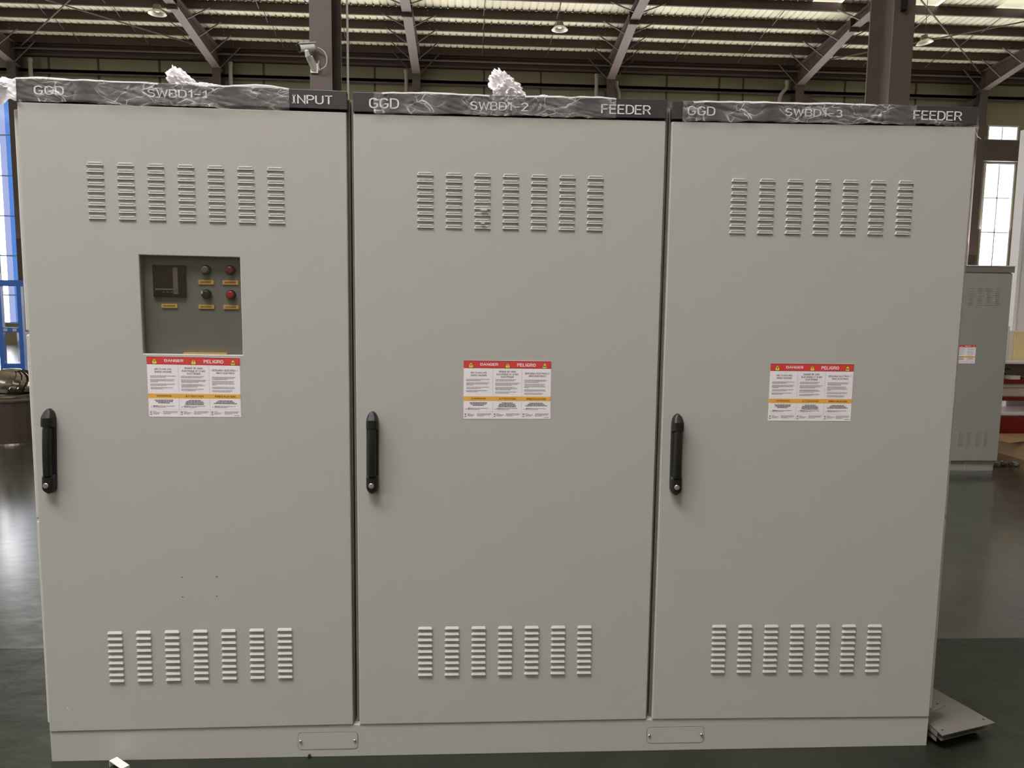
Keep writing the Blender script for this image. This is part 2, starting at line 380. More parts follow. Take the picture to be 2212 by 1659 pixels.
# windows of the back wall
def window(i, xa, xb, blue=False):
    fm = M['bluel'] if blue else M['white']
    root = MB()
    for za, zb in (ZL if blue else ZW):
        t = 0.05
        root.box(xa, xb, 22.3, 22.42, za, za + t); root.box(xa, xb, 22.3, 22.42, zb - t, zb)
        root.box(xa, xa + t, 22.3, 22.42, za + t, zb - t); root.box(xb - t, xb, 22.3, 22.42, za + t, zb - t)
        root.box((xa + xb) / 2 - 0.02, (xa + xb) / 2 + 0.02, 22.34, 22.4, za + t, zb - t)
    z = 6.40 if blue else 5.15
    while z > 0.9:
        root.box(xa + 0.05, xb - 0.05, 22.34, 22.39, z - 0.018, z + 0.018); z -= 1.22 if blue else 1.12
    o = struct(root.build('window_%d' % i, fm))
    if blue:
        for (pa, pb, mm) in ((xa + 0.04, xb - 0.46, 'glass'), (xb - 0.46, xb - 0.27, 'glass_pale'), (xb - 0.27, xb - 0.04, 'glass_blue')):
            g = MB(); g.box(pa, pb, 22.365, 22.37, 0.66, 7.43); g.build('pane', M[mm], o)
    else:
        g = MB(); g.box(xa + 0.04, xb - 0.04, 22.365, 22.37, 0.66, 6.24); g.box(xa + 0.04, xb - 0.04, 22.365, 22.37, 7.02, 7.43)
        g.build('pane', M['glass'], o)
    return o
for i, (a, c) in enumerate(wins): window(i + 1, a, c, blue=(i == 0))
# front clerestory panes
b = MB()
for k in range(8):
    x = -16 + 2 * k; b.box(x - 0.05, x + 0.05, YF - 0.09, YF - 0.02, 7.2, 7.8)
o = struct(b.build('window_%d' % (len(wins) + 1), M['white']))
g = MB(); g.box(-16, -2, YF - 0.06, YF - 0.05, 7.2, 7.8); g.build('pane', M['glass'], o)

# wall seams, girts and eave members
tn = [0]
def trim(bm_, m, **kw):
    tn[0] += 1; return struct(bm_.build('trim_%d' % tn[0], m, **kw))
for x in (-19.5, -16.0, -13.06, -11.59, -9.76, -6.61, -4.9, -3.2, 0.21, 2.0, 6.02, 7.72, 8.5, 11.84, 14.2, 18.9, 21.0, 23.5):
    b = MB(); b.box(x - 0.03, x + 0.03, 22.335, 22.352, 7.5, 8.95); trim(b, M['seam'])
b = MB(); b.box(X0, X1, 22.16, 22.35, 8.25, 8.34); b.box(X0, X1, 22.16, 22.18, 8.20, 8.34); trim(b, M['steel'])      # girt
b = MB(); b.box(-13.99, X1, 22.10, 22.35, 6.30, 6.96); trim(b, M['steel'])                                            # runway beam
b = MB(); b.box(X0, X1, 22.0, 22.35, 8.74, 8.80); b.box(X0, X1, 22.05, 22.09, 8.80, 8.98); b.box(X0, X1, 21.98, 22.3, 8.98, 9.03); trim(b, M['purlin'])  # eave strut
b = MB(); b.tube([(X0, 21.9, 8.86), (X1, 21.9, 8.86)], 0.03); trim(b, M['steel'])
b = MB(); b.box(X0, X1, 21.95, 22.35, 9.03, 9.5); trim(b, M['purlin'])

# corrugated roof sheet with skylight openings
SKY = [(-7.2, -4.7), (-3.45, -2.35), (-0.85, -0.05), (1.65, 2.6), (8.7, 9.5), (11.3, 12.1), (13.7, 14.6)]
SY0, SY1 = 16.4, 18.35
def sheet(name, m, x0, x1, ys, skip=None):
    b = MB(); prof = []; x = x0
    while x < x1 - 1e-6:
        for dx, dz in ((0, 0), (0.145, 0), (0.16, 0.03), (0.185, 0.03)):
            if x + dx < x1: prof.append((x + dx, dz))
        x += 0.2
    prof.append((x1, 0)); n = len(prof)
    vs = [(px, y, zr(y) + 0.225 + dz) for y in ys for px, dz in prof]; fs = []
    for r in range(len(ys) - 1):
        for k in range(n - 1):
            cx = (prof[k][0] + prof[k + 1][0]) / 2; cy = (ys[r] + ys[r + 1]) / 2
            if skip and skip(cx, cy): continue
            fs.append((r * n + k, r * n + k + 1, (r + 1) * n + k + 1, (r + 1) * n + k))
    b.add(vs, fs); return b.build(name, m, recalc=False)
struct(sheet('ceiling', M['sheet'], X0, X1, [22.4, SY1, SY0, 5.0, YF - 0.2], lambda x, y: SY0 < y < SY1 and any(a < x < c for a, c in SKY)))
for a, c in SKY:
    b = MB(); b.add([(a - 0.02, SY0, zr(SY0) + 0.27), (c + 0.02, SY0, zr(SY0) + 0.27), (c + 0.02, SY1, zr(SY1) + 0.27), (a - 0.02, SY1, zr(SY1) + 0.27)], [(0, 1, 2, 3)])
    trim(b, M['sky_panel'])

# purlins: one continuous C section per line, with bolts and sag rods
PY = [21.86, 20.98, 20.08, 19.18, 18.03, 16.9, 15.7, 14.5]
rank = ['lowest', 'second lowest', 'third lowest', 'fourth lowest', 'fifth lowest', 'sixth lowest', 'seventh lowest', 'topmost']
for k, y in enumerate(PY):
    z = zr(y)
    p = thing('roof_purlin', (X0, y, z), 'long dark brown roof purlin running across the hall, %s counted up from the eave' % rank[k], 'purlin', 'roof purlins')
    b = MB(); b.box(X0, X1, y - 0.003, y + 0.003, z, z + 0.22); b.box(X0, X1, y, y + 0.07, z, z + 0.006); b.box(X0, X1, y, y + 0.07, z + 0.214, z + 0.22)
    b.build('web', M['purlin'], p)
    if k < 5:
        for fx in FR:
            for dx in (-0.5, 0.5):
                for dz in (0.05, 0.16):
                    b = MB(); b.lathe((fx + dx, y - 0.003, z + dz), [(0.0, 0.012), (0.011, 0.01), (0.012, 0)], 8, axis='Y'); b.build('bolt', M['pipe'], p)
        if k < 4:
            y2 = PY[k + 1]
            for fx in FR:
                for dx in (2.0, 4.0):
                    b = MB(); b.tube([(fx + dx, y, z + 0.05), (fx + dx + 0.06, y2, zr(y2) + 0.2)], 0.012, 6); b.build('sag_rod', M['steel'], p)

# portal frames
pos = ['at the very left edge of the photo', 'landing behind the left cabinet sign', 'landing above the left part of the middle sign', 'landing above the right end of the middle sign',
       'landing left of the big right-hand column', 'at the far right, above the small bright window']
for k, fx in enumerate(FR):
    p = thing('portal_frame', (fx, 22.0, 0), 'brown column and sloping rafter ' + pos[k], 'steel frame', 'steel frames along the back wall')
    b = MB(); w2 = 0.125
    b.box(fx - w2, fx + w2, 21.78, 21.80, 0, 8.42); b.box(fx - w2, fx + w2, 22.18, 22.2, 0, 8.9); b.box(fx - 0.006, fx + 0.006, 21.8, 22.18, 0, 8.9)
    b.build('column', M['steel'], p)
    b = MB()
    pts = [(22.1, 8.36), (18.45, 8.98), (5.6, 9.78), (YF + 0.3, 10.85)]
    for (ya, za), (yb, zb) in zip(pts[:-1], pts[1:]):
        ta, tb = zr(ya), zr(yb)
        b.hexa([(fx - w2, ya, za), (fx + w2, ya, za), (fx + w2, yb, zb), (fx - w2, yb, zb), (fx - w2, ya, za + 0.015), (fx + w2, ya, za + 0.015), (fx + w2, yb, zb + 0.015), (fx - w2, yb, zb + 0.015)])
        b.hexa([(fx - 0.005, ya, za + 0.015), (fx + 0.005, ya, za + 0.015), (fx + 0.005, yb, zb + 0.015), (fx - 0.005, yb, zb + 0.015), (fx - 0.005, ya, ta), (fx + 0.005, ya, ta), (fx + 0.005, yb, tb), (fx - 0.005, yb, tb)])
        b.hexa([(fx - w2, ya, ta - 0.012), (fx + w2, ya, ta - 0.012), (fx + w2, yb, tb - 0.012), (fx - w2, yb, tb - 0.012), (fx - w2, ya, ta), (fx + w2, ya, ta), (fx + w2, yb, tb), (fx - w2, yb, tb)])
    b.build('rafter', M['steel'], p)
    b = MB(); b.box(fx - w2 - 0.01, fx + w2 + 0.01, 18.42, 18.48, 8.88, zr(18.45) + 0.02); b.build('splice_plate', M['purlin'], p)
    for y in PY[:5]:
        zb = 8.36 + (22.1 - y) * 0.17 if y > 18.45 else 8.98 + (18.45 - y) * 0.0623
        for sgn in (-1, 1):
            b = MB(); b.bar((fx + sgn * 0.10, y - 0.06, zb + 0.02), (fx + sgn * 0.72, y - 0.03, zr(y) + 0.03), 0.012, 0.022, up=(0, 1, 0)); b.build('flange_brace', M['steel'], p)

# wall braces beside three columns
for fx, sgn, lab in ((-7.87, -1, 'left of the column behind the first cabinet'), (10.13, 1, 'right of the column left of the big right-hand column'), (16.13, -1, 'left of the column at the far right')):
    b = MB(); b.bar((fx + sgn * 0.1, 22.0, 8.15), (fx + sgn * 2.6, 22.1, 6.9), 0.05, 0.09); tag(b.build('wall_brace', M['steel'], org=(fx, 22.0, 8.15)), 'brown diagonal steel wall brace ' + lab, 'brace', 'wall braces')

# rod bracing under the roof
for (a, c, lab) in (((-13.6, 21.9, 8.92), (-8.1, 16.2, 9.33), 'rising to the right over the first cabinet'), ((-13.6, 16.6, 9.30), (-8.1, 21.7, 8.95), 'falling to the right over the first cabinet'),
                    ((10.4, 16.4, 9.30), (15.9, 21.7, 8.9), 'falling to the right behind the lamp at the right'), ((10.4, 21.2, 8.95), (15.9, 17.2, 9.25), 'rising to the right beside the big right-hand column')):
    b = MB(); b.tube([a, c], 0.02, 8)
    b.tube([Vector(a).lerp(Vector(c), 0.93), Vector(a).lerp(Vector(c), 0.96)], 0.04, 8)
    tag(b.build('bracing_rod', M['steel'], org=a), 'thin steel roof bracing rod ' + lab, 'rod', 'roof bracing rods')

# downpipes
def pipe(pts, lab, r=0.06):
    b = MB(); b.tube(pts, r, 12); b.tube([Vector(pts[0]) + Vector((0, 0, 0.0)), Vector(pts[0]) + Vector((0, 0, -0.1))], r * 1.2, 12)
    tag(b.build('downpipe', M['pipe'], org=pts[-1], smooth=False), lab, 'pipe', 'rain pipes on the back wall')
def straight(x, zt): return [(x, 22.02, zt), (x, 22.02, 6.97)]
pipe(straight(-13.43, 8.6), 'straight grey downpipe near the left end of the first cabinet')
pipe(straight(-7.52, 8.66), 'straight grey downpipe right of the column behind the first cabinet')
pipe(straight(-2.19, 8.58), 'straight grey downpipe left of the column behind the second cabinet left end')
pipe(straight(3.72, 8.62), 'straight grey downpipe left of the column behind the second cabinet right end')
pipe([(4.335, 22.02, 8.42), (4.34, 22.02, 8.30), (4.42, 22.02, 8.12), (4.44, 22.02, 7.95), (4.44, 22.02, 6.97)], 'bent grey downpipe right of the column behind the second cabinet right end')
pipe([(9.80, 22.02, 8.60), (9.80, 22.02, 8.38), (9.62, 22.02, 8.18), (9.58, 22.02, 8.0), (9.58, 22.02, 6.97)], 'pale s-bent downpipe left of the column above the third cabinet')

# big interior columns
def hcolumn(x0, x1, y0, y1, lab, extra=False):
    cx = (x0 + x1) / 2
    p = thing('steel_column', (cx, (y0 + y1) / 2, 0), lab, 'column', 'big interior columns')
    b = MB(); b.box(x0, x1, y0, y0 + 0.02, 0, 9.7); b.box(x0, x1, y1 - 0.02, y1, 0, 9.7); b.box(cx - 0.006, cx + 0.006, y0 + 0.02, y1 - 0.02, 0, 9.7)
    b.build('shaft', M['steel'], p)
    b = MB(); b.box(x0 - 0.08, x1 + 0.08, y0 - 0.08, y1 + 0.08, 0, 0.03); b.build('base_plate', M['purlin'], p)
    return p
pc = hcolumn(-1.766, -1.547, 5.6, 6.2, 'brown steel H column carrying the white camera, behind the first cabinet')
b = MB(); b.tube([(-1.49, 6.22, 0), (-1.485, 6.22, 4.4), (-1.492, 6.22, 5.2), (-1.487, 6.22, 9.5)], 0.012, 8)
tag(b.build('conduit', M['white'], org=(-1.49, 6.22, 0)), 'thin white conduit running up the back edge of the camera column', 'conduit')
p = hcolumn(4.233, 4.46, 5.6, 6.1, 'brown steel H column rising behind the third cabinet')
b = MB(); b.box(4.30, 4.34, 5.54, 5.6, 4.58, 4.78); b.build('bracket', M['hole'], p)

# high bay lamps
def lamp(x, y, z, tilt, lab, cz):
    p = thing('high_bay_lamp', (x, y, z), lab, 'lamp', 'high bay lamps')
    t = Matrix.Rotation(tilt, 4, 'Y')
    def put(mb_):
        mb_.v = [tuple(Vector((x, y, z)) + t @ (Vector(v) - Vector((x, y, z)))) for v in mb_.v]
    b = MB(); b.lathe((x, y, z), [(0.205, 0), (0.20, 0.004), (0.165, 0.05), (0.10, 0.085), (0.09, 0.085), (0.15, 0.045), (0.19, 0.0), (0.205, 0)], 28); put(b)
    b.build('shade', M['lampw'], p, smooth=True)
    b = MB(); b.lathe((x, y, z), [(0, 0.20), (0.075, 0.20), (0.085, 0.18), (0.085, 0.14), (0.10, 0.135), (0.10, 0.085), (0, 0.085)], 20); put(b)
    b.build('housing', M['lampb'], p)
    b = MB(); b.lathe((x, y, z), [(0, 0.05), (0.05, 0.05), (0.05, 0.084), (0, 0.084)], 16); put(b); b.build('diffuser', M['lampw'], p)
    b = MB(); b.tube([(x, y, z + 0.2), (x, y, cz)], 0.008, 6); b.build('hanger', M['cable'], p)
lamp(-7.49, 16.5, 8.08, 0, 'small white high bay lamp hanging at the left, above the first cabinet', zr(16.5) + 0.20)
lamp(2.02, 17.3, 8.29, 0, 'small white high bay lamp hanging above the second cabinet', zr(17.3) + 0.20)
lamp(11.43, 17.3, 8.26, -0.15, 'tilted white high bay lamp hanging right of the big right-hand column', zr(17.3) + 0.20)

# security camera
p = thing('security_camera', (-1.72, 5.6, 3.84), 'white bullet security camera on the left edge of the brown column', 'camera')
b = MB()
a = Vector((-1.835, 5.42, 3.975)); c = Vector((-1.705, 5.52, 4.022)); d = (c - a).normalized()
b.tube([a, a + d * 0.01, a + d * 0.012, c - d * 0.01, c], [0.038, 0.040, 0.036, 0.036, 0.030], 20); b.bar(a - d * 0.01 + Vector((0, 0, 0.038)), c + Vector((0, 0, 0.036)), 0.040, 0.003)
b.build('camera_body', M['white'], p)
b = MB(); b.tube([a - d * 0.004, a + d * 0.002], [0.040, 0.040], 20); b.build('lens_cover', M['black'], p)
b = MB(); b.tube([a - d * 0.006 + Vector((0.0, 0, 0.012)), a - d * 0.002 + Vector((0, 0, 0.012))], 0.013, 12); b.tube([a - d * 0.006 - Vector((0.0, 0, 0.016)), a - d * 0.002 - Vector((0, 0, 0.016))], 0.009, 12); b.build('lens', M['screen'], p)
b = MB(); b.tube([(-1.76, 5.42, 3.955), (-1.755, 5.45, 3.92), (-1.74, 5.50, 3.89)], [0.018, 0.026, 0.022], 12); b.bar((-1.745, 5.49, 3.91), (-1.715, 5.58, 3.83), 0.022, 0.03); b.box(-1.755, -1.68, 5.575, 5.60, 3.79, 3.88); b.build('bracket', M['white'], p)
b = MB(); pts = []
for k in range(15):
    t = k / 14; pts.append((-1.675 + 0.10 * math.sin(t * math.pi * 0.85) - 0.01 * t, 5.53, 4.02 - 0.20 * t + 0.02 * math.sin(t * 6)))
pts += [(-1.66, 5.54, 3.80), (-1.672, 5.55, 3.86), (-1.665, 5.56, 3.90)]
b.tube(pts, 0.006, 8); b.build('cable', M['cablew'], p)

# ------------------------------------------------------------------ the switchgear row
DOOR = [[(-1.4897, 2.1108), (-0.5091, 2.1061), (-1.4959, 0.1061), (-0.5067, 0.1143)],
        [(-0.4883, 2.1031), (0.4864, 2.1058), (-0.4854, 0.1139), (0.4886, 0.1159)],
        [(0.5056, 2.1048), (1.4957, 2.1133), (0.5086, 0.1154), (1.4899, 0.1084)]]
LTOP = [[(-1.2947, 1.929), (-0.7538, 1.9249), (-1.2944, 1.7686), (-0.7518, 1.7648)],
        [(-0.2935, 1.9206), (0.2416, 1.9209), (-0.2927, 1.7602), (0.2419, 1.7614)],
        [(0.7034, 1.9227), (1.2497, 1.928), (0.7026, 1.7608), (1.2489, 1.7662)]]
LBOT = [[(-1.2965, 0.4411), (-0.7512, 0.447), (-1.2967, 0.2778), (-0.7518, 0.2842)],
        [(-0.2908, 0.4469), (0.2431, 0.4461), (-0.2905, 0.2857), (0.2445, 0.2855)],
        [(0.7038, 0.444), (1.247, 0.4402), (0.7051, 0.2832), (1.2473, 0.2785)]]
SIGN = [[(-1.487, 2.180), (-0.507, 2.168), (-1.487, 2.121), (-0.506, 2.113)],
        [(-0.489, 2.166), (0.486, 2.169), (-0.488, 2.108), (0.485, 2.112)],
        [(0.504, 2.165), (1.493, 2.174), (0.504, 2.111), (1.494, 2.119)]]
LAB = [[(-1.1377, 1.3486), (-0.8502, 1.3455), (-1.1365, 1.1564), (-0.8504, 1.1567)],
       [(-0.1439, 1.3446), (0.1378, 1.3444), (-0.1437, 1.1551), (0.1388, 1.1561)],
       [(0.8605, 1.3443), (1.1410, 1.3443), (0.8605, 1.1540), (1.1405, 1.1540)]]
WORDS = [[('GGD', -1.4353, 2.1585, -1.3475, 2.1325), ('SWBD1-1', -1.1024, 2.1600, -0.9266, 2.1320), ('|NPUT', -0.6714, 2.1552, -0.5503, 2.1240)],
         [('GGD', -0.4392, 2.1500, -0.3476, 2.1190), ('SWBD1-2', -0.1288, 2.1500, 0.0508, 2.1200), ('FEEDER', 0.2788, 2.1500, 0.4359, 2.1214)],
         [('GGD', 0.5522, 2.1515, 0.6405, 2.1238), ('SWBD1-3', 0.8648, 2.1550, 1.0508, 2.1273), ('FEEDER', 1.2819, 2.1575, 1.4428, 2.1287)]]
HAND = [((-1.4398, 1.1815), (-1.4500, 0.9111)), ((-0.4349, 1.1785), (-0.4366, 0.9111)), ((0.5565, 1.1766), (0.5585, 0.9064))]

def louver_top(mb, x, z, w):
    """pressed hood seen from below: short step out at the top, face leaning back in, small lip"""
    h = 0.0108; e = 0.005
    rings = []
    for (zz, y, ins) in ((h, 0.0, e), (h - 0.0012, -0.0024, e + 0.0012), (h - 0.0020, -0.0029, e + 0.0022), (0.0030, -0.0019, 0.0028), (0.0018, -0.0034, 0.0016), (0.0008, -0.0037, 0.0010), (0.0004, -0.0034, 0.0006), (0.0, 0.0, 0.0)):
        rings.append([(x + ins, y, z + zz), (x + w - ins, y, z + zz)])
    vs = [p for r in rings for p in r]; n = len(rings)
    fs = [(2 * i, 2 * i + 1, 2 * i + 3, 2 * i + 2) for i in range(n - 1)]
    o = len(vs); vs += [(x + 0.0, 0.0, z + 0.002), (x + w, 0.0, z + 0.002)]
    for i in range(n - 1):
        fs.append((2 * i, 2 * i + 2, o)); fs.append((2 * i + 1, o + 1, 2 * i + 3))
    mb.add(vs, fs)
def louver_bot(mb, x, z, w):
    """pressed hood seen from above: rounded slope running out to the lip"""
    h = 0.0082; e = 0.004
    prof = [(h, 0.0, e), (h * 0.80, -0.0014, e), (h * 0.45, -0.0036, e - 0.001), (h * 0.12, -0.0054, 0.0020), (h * 0.03, -0.0056, 0.0015), (0.0, -0.0050, 0.0015), (0.0, 0, 0)]
    vs = [p for zz, y, ins in prof for p in ((x + ins, y, z + zz), (x + w - ins, y, z + zz))]; n = len(prof)
    fs = [(2 * i, 2 * i + 1, 2 * i + 3, 2 * i + 2) for i in range(n - 1)]
    o = len(vs); vs += [(x, 0.0, z + 0.002), (x + w, 0.0, z + 0.002)]
    for i in range(n - 1):
        fs.append((2 * i, 2 * i + 2, o)); fs.append((2 * i + 1, o + 1, 2 * i + 3))
    mb.add(vs, fs)

def make_label(q, parent, y=-0.0006):
    b = MB(); rnd = random.Random(3)
    def r(u0, v0, u1, v1, mi, dy):
        pts = [qm(q, u, v) for u, v in ((u0, v1), (u1, v1), (u1, v0), (u0, v0))]
        b.poly([(px, y - dy, pz) for px, pz in pts], mi)
    pts = [qm(q, u, v) for u, v in ((0, 1), (1, 1), (1, 0), (0, 0))]
    b.prism([(px, y + 0.0005, pz) for px, pz in pts], (0, -0.0005, 0), 0)
    r(0.0, 0.002, 1.0, 0.13, 2, 0.0001); r(0.003, 0.012, 0.997, 0.122, 1, 0.0002)
    r(0.0, 0.612, 1.0, 0.690, 3, 0.0001)
    def tri(cu, cv, wu, hv, mi, dy, rr=0.22):
        vsx = [(cu, cv - hv / 2), (cu - wu / 2, cv + hv / 2), (cu + wu / 2, cv + hv / 2)]; out = []
        for i in range(3):
            p0, p1, p2 = vsx[i - 1], vsx[i], vsx[(i + 1) % 3]
            for t in (0, 0.5, 1):
                a = [p1[k] + (p0[k] - p1[k]) * rr * (1 - t) * 0.9 for k in (0, 1)]; c = [p1[k] + (p2[k] - p1[k]) * rr * t * 0.9 for k in (0, 1)]
                out.append((a[0] + c[0] - p1[0], a[1] + c[1] - p1[1]))
        b.poly([(lambda g: (g[0], y - dy, g[1]))(qm(q, u, v)) for u, v in out], mi)
    for cu in (0.083, 0.502, 0.926):
        tri(cu, 0.068, 0.078, 0.118, 2, 0.0003); tri(cu, 0.070, 0.066, 0.100, 4, 0.0004)
    # pictograms: bolt, exclamation mark, hand
    def pl(pts, mi=5, dy=0.0005): b.poly([(lambda g: (g[0], y - dy, g[1]))(qm(q, u, v)) for u, v in pts], mi)
    pl([(0.088, 0.045), (0.074, 0.078), (0.082, 0.078), (0.078, 0.102), (0.093, 0.068), (0.085, 0.068)])
    r(0.499, 0.045, 0.506, 0.083, 5, 0.0005); r(0.500, 0.094, 0.505, 0.101, 5, 0.0005)
    pl([(0.906, 0.100), (0.908, 0.082), (0.918, 0.076), (0.930, 0.080), (0.940, 0.078), (0.946, 0.100), (0.938, 0.100), (0.934, 0.090), (0.916, 0.090), (0.914, 0.100)])
    add_text(b, 'DANGER', q, 0.188, 0.037, 0.394, 0.093, y - 0.0004, 0, bold=0.21, gap=0.26)
    add_text(b, 'PELIGRO', q, 0.610, 0.042, 0.823, 0.098, y - 0.0004, 0, bold=0.21, gap=0.26)
    add_text(b, 'WARNING', q, 0.088, 0.630, 0.252, 0.668, y - 0.0004, 6, bold=0.17, gap=0.28)
    add_text(b, 'ATTENTION', q, 0.403, 0.632, 0.600, 0.671, y - 0.0004, 6, bold=0.17, gap=0.28)
    add_text(b, 'PRECAUCION', q, 0.722, 0.634, 0.945, 0.673, y - 0.0004, 6, bold=0.17, gap=0.28)
    for s_, c, v, wd in (('ARC FLASH AND', 0.170, 0.190, 0.185), ('SHOCK HAZARD', 0.170, 0.234, 0.182),
                         ('RISQUE DE CHOC', 0.500, 0.170, 0.195), ('ELECTRIQUE ET D\'ARC', 0.500, 0.215, 0.252), ('ELECTRIQUE', 0.500, 0.260, 0.145),
                         ('DESCARGA ELECTRICA Y', 0.840, 0.196, 0.278), ('ARCO ELECTRICO', 0.840, 0.241, 0.196)):
        add_text(b, s_, q, c - wd / 2, v, c + wd / 2, v + 0.031, y - 0.0004, 5, bold=0.15, gap=0.26)
    # small print: blurred rows of words
    def row(u0, u1, v, h, mi):
        u = u0
        while u < u1 - 0.004:
            ww = rnd.uniform(0.010, 0.034); r(u, v, min(u + ww, u1), v + h, mi, 0.0004); u += ww + 0.0035
    for (u0, rows) in ((0.030, ((0.315, 0.27), (0.335, 0.17), (0.373, 0.265), (0.393, 0.245), (0.412, 0.08), (0.450, 0.265), (0.470, 0.17), (0.508, 0.24), (0.527, 0.13))),
                       (0.362, ((0.318, 0.24), (0.338, 0.22), (0.376, 0.275), (0.396, 0.255), (0.414, 0.19), (0.452, 0.225), (0.470, 0.25), (0.490, 0.18), (0.528, 0.245), (0.548, 0.155))),
                       (0.695, ((0.322, 0.255), (0.341, 0.24), (0.360, 0.165), (0.394, 0.24), (0.414, 0.225), (0.434, 0.24), (0.452, 0.05), (0.490, 0.24), (0.510, 0.245), (0.548, 0.215), (0.567, 0.205)))):
        for v, ln in rows: row(u0, u0 + ln, v, 0.0085, 7)
    for c, rows in ((0.170, ((0.715, 0.20), (0.737, 0.18), (0.759, 0.13))), (0.500, ((0.717, 0.13), (0.739, 0.185), (0.761, 0.20), (0.783, 0.205))), (0.832, ((0.720, 0.155), (0.742, 0.195), (0.764, 0.25)))):
        for v, ln in rows: row(c - ln / 2, c + ln / 2, v, 0.011, 5)
    for u0 in (0.0, 0.333, 0.665):
        row(u0 + 0.048, u0 + 0.11, 0.812, 0.010, 5); row(u0 + 0.114, u0 + 0.28, 0.813, 0.008, 7); row(u0 + 0.048, u0 + 0.19, 0.832, 0.008, 7)
        tri(u0 + 0.030, 0.828, 0.014, 0.022, 7, 0.0004)
        for k, ln in ((0, 0.035), (1, 0.085), (2, 0.065)): row(u0 + 0.045, u0 + 0.045 + ln, 0.905 + k * 0.019, 0.008, 7)
        for k, ln in ((0, 0.165), (1, 0.15), (2, 0.08)): row(u0 + 0.155, u0 + 0.155 + ln, 0.905 + k * 0.019, 0.008, 7)
        pl([(u0 + 0.011, 0.905), (u0 + 0.033, 0.905), (u0 + 0.028, 0.935), (u0 + 0.016, 0.935)], 7); r(u0 + 0.012, 0.955, u0 + 0.034, 0.964, 5, 0.0004)
    for u in (0.332, 0.664): r(u, 0.135, u + 0.0016, 0.60, 7, 0.0002); r(u, 0.70, u + 0.0016, 0.985, 7, 0.0002)
    r(0.01, 0.876, 0.985, 0.8775, 7, 0.0002); row(0.925, 0.983, 0.968, 0.008, 7)
    return b.build('warning_label', [M['paper'], M['red'], M['redline'], M['orange'], M['yellow'], M['ink'], M['brown'], M['inkl']], parent, recalc=False)

def make_handle(top, bot, parent):
    (xt, zt), (xb, zb) = top, bot; L = zt - zb; N = 40; b = MB(); K = 14
    def section(mb, stations):
        vs = []; fs = []
        for (t, hw, dp, oy) in stations:
            z = zb + L * t; xc = xb + (xt - xb) * t
            for k in range(K + 1):
                a = math.pi * k / K; cx = math.cos(a); sx = math.sin(a)
                vs.append((xc + hw * math.copysign(abs(cx) ** 0.55, cx), oy - dp * abs(sx) ** 0.55, z))
        for i in range(len(stations) - 1):
            for k in range(K):
                fs.append((i * (K + 1) + k, i * (K + 1) + k + 1, (i + 1) * (K + 1) + k + 1, (i + 1) * (K + 1) + k))
        fs.append(tuple(range(K + 1))); fs.append(tuple((len(stations) - 1) * (K + 1) + k for k in range(K + 1))[::-1])
        mb.add(vs, fs)
    st = []
    for i in range(N + 1):
        t = i / N; w_ = 0.0195
        if t < 0.09: hw = w_ * math.sqrt(max(0.02, 1 - ((0.09 - t) / 0.09) ** 2) * 0.985 + 0.015)
        elif t > 0.86: hw = w_ * math.sqrt(max(0.02, 1 - ((t - 0.86) / 0.14) ** 2))
        else: hw = w_
        dp = 0.026 if t < 0.205 else (0.012 if t < 0.78 else 0.030)
        if t < 0.05: dp *= 0.6 + 8 * t
        if t > 0.90: dp *= max(0.45, 1 - (t - 0.90) * 5)
        st.append((t, hw, dp, 0.0))
    st2 = []
    for s_ in st:  # crisp steps of the recess
        st2.append(s_)
    section(b, st2); o = b.build('door_handle', M['black'], parent, smooth=False)
    b = MB(); st = []
    for i in range(25):
        t = i / 24; hw = 0.0132
        if t > 0.9: hw = 0.0132 * math.sqrt(max(0.05, 1 - ((t - 0.9) / 0.1) ** 2))
        st.append((0.215 + 0.60 * t, hw, 0.018 + 0.004 * math.sin(t * math.pi), -0.010))
    section(b, st); b.build('lever', M['black'], o)
    zc = zb + L * 0.105; xc = xb - 0.001
    b = MB(); b.lathe((xc, -0.026, zc), [(0.0, 0.003), (0.0075, 0.003), (0.0085, 0.002), (0.0085, -0.004)], 24, axis='Y'); b.box(xc - 0.0012, xc + 0.0012, -0.0302, -0.0285, zc - 0.006, zc + 0.006)
    b.build('key_lock', M['lock'], o)
    return o

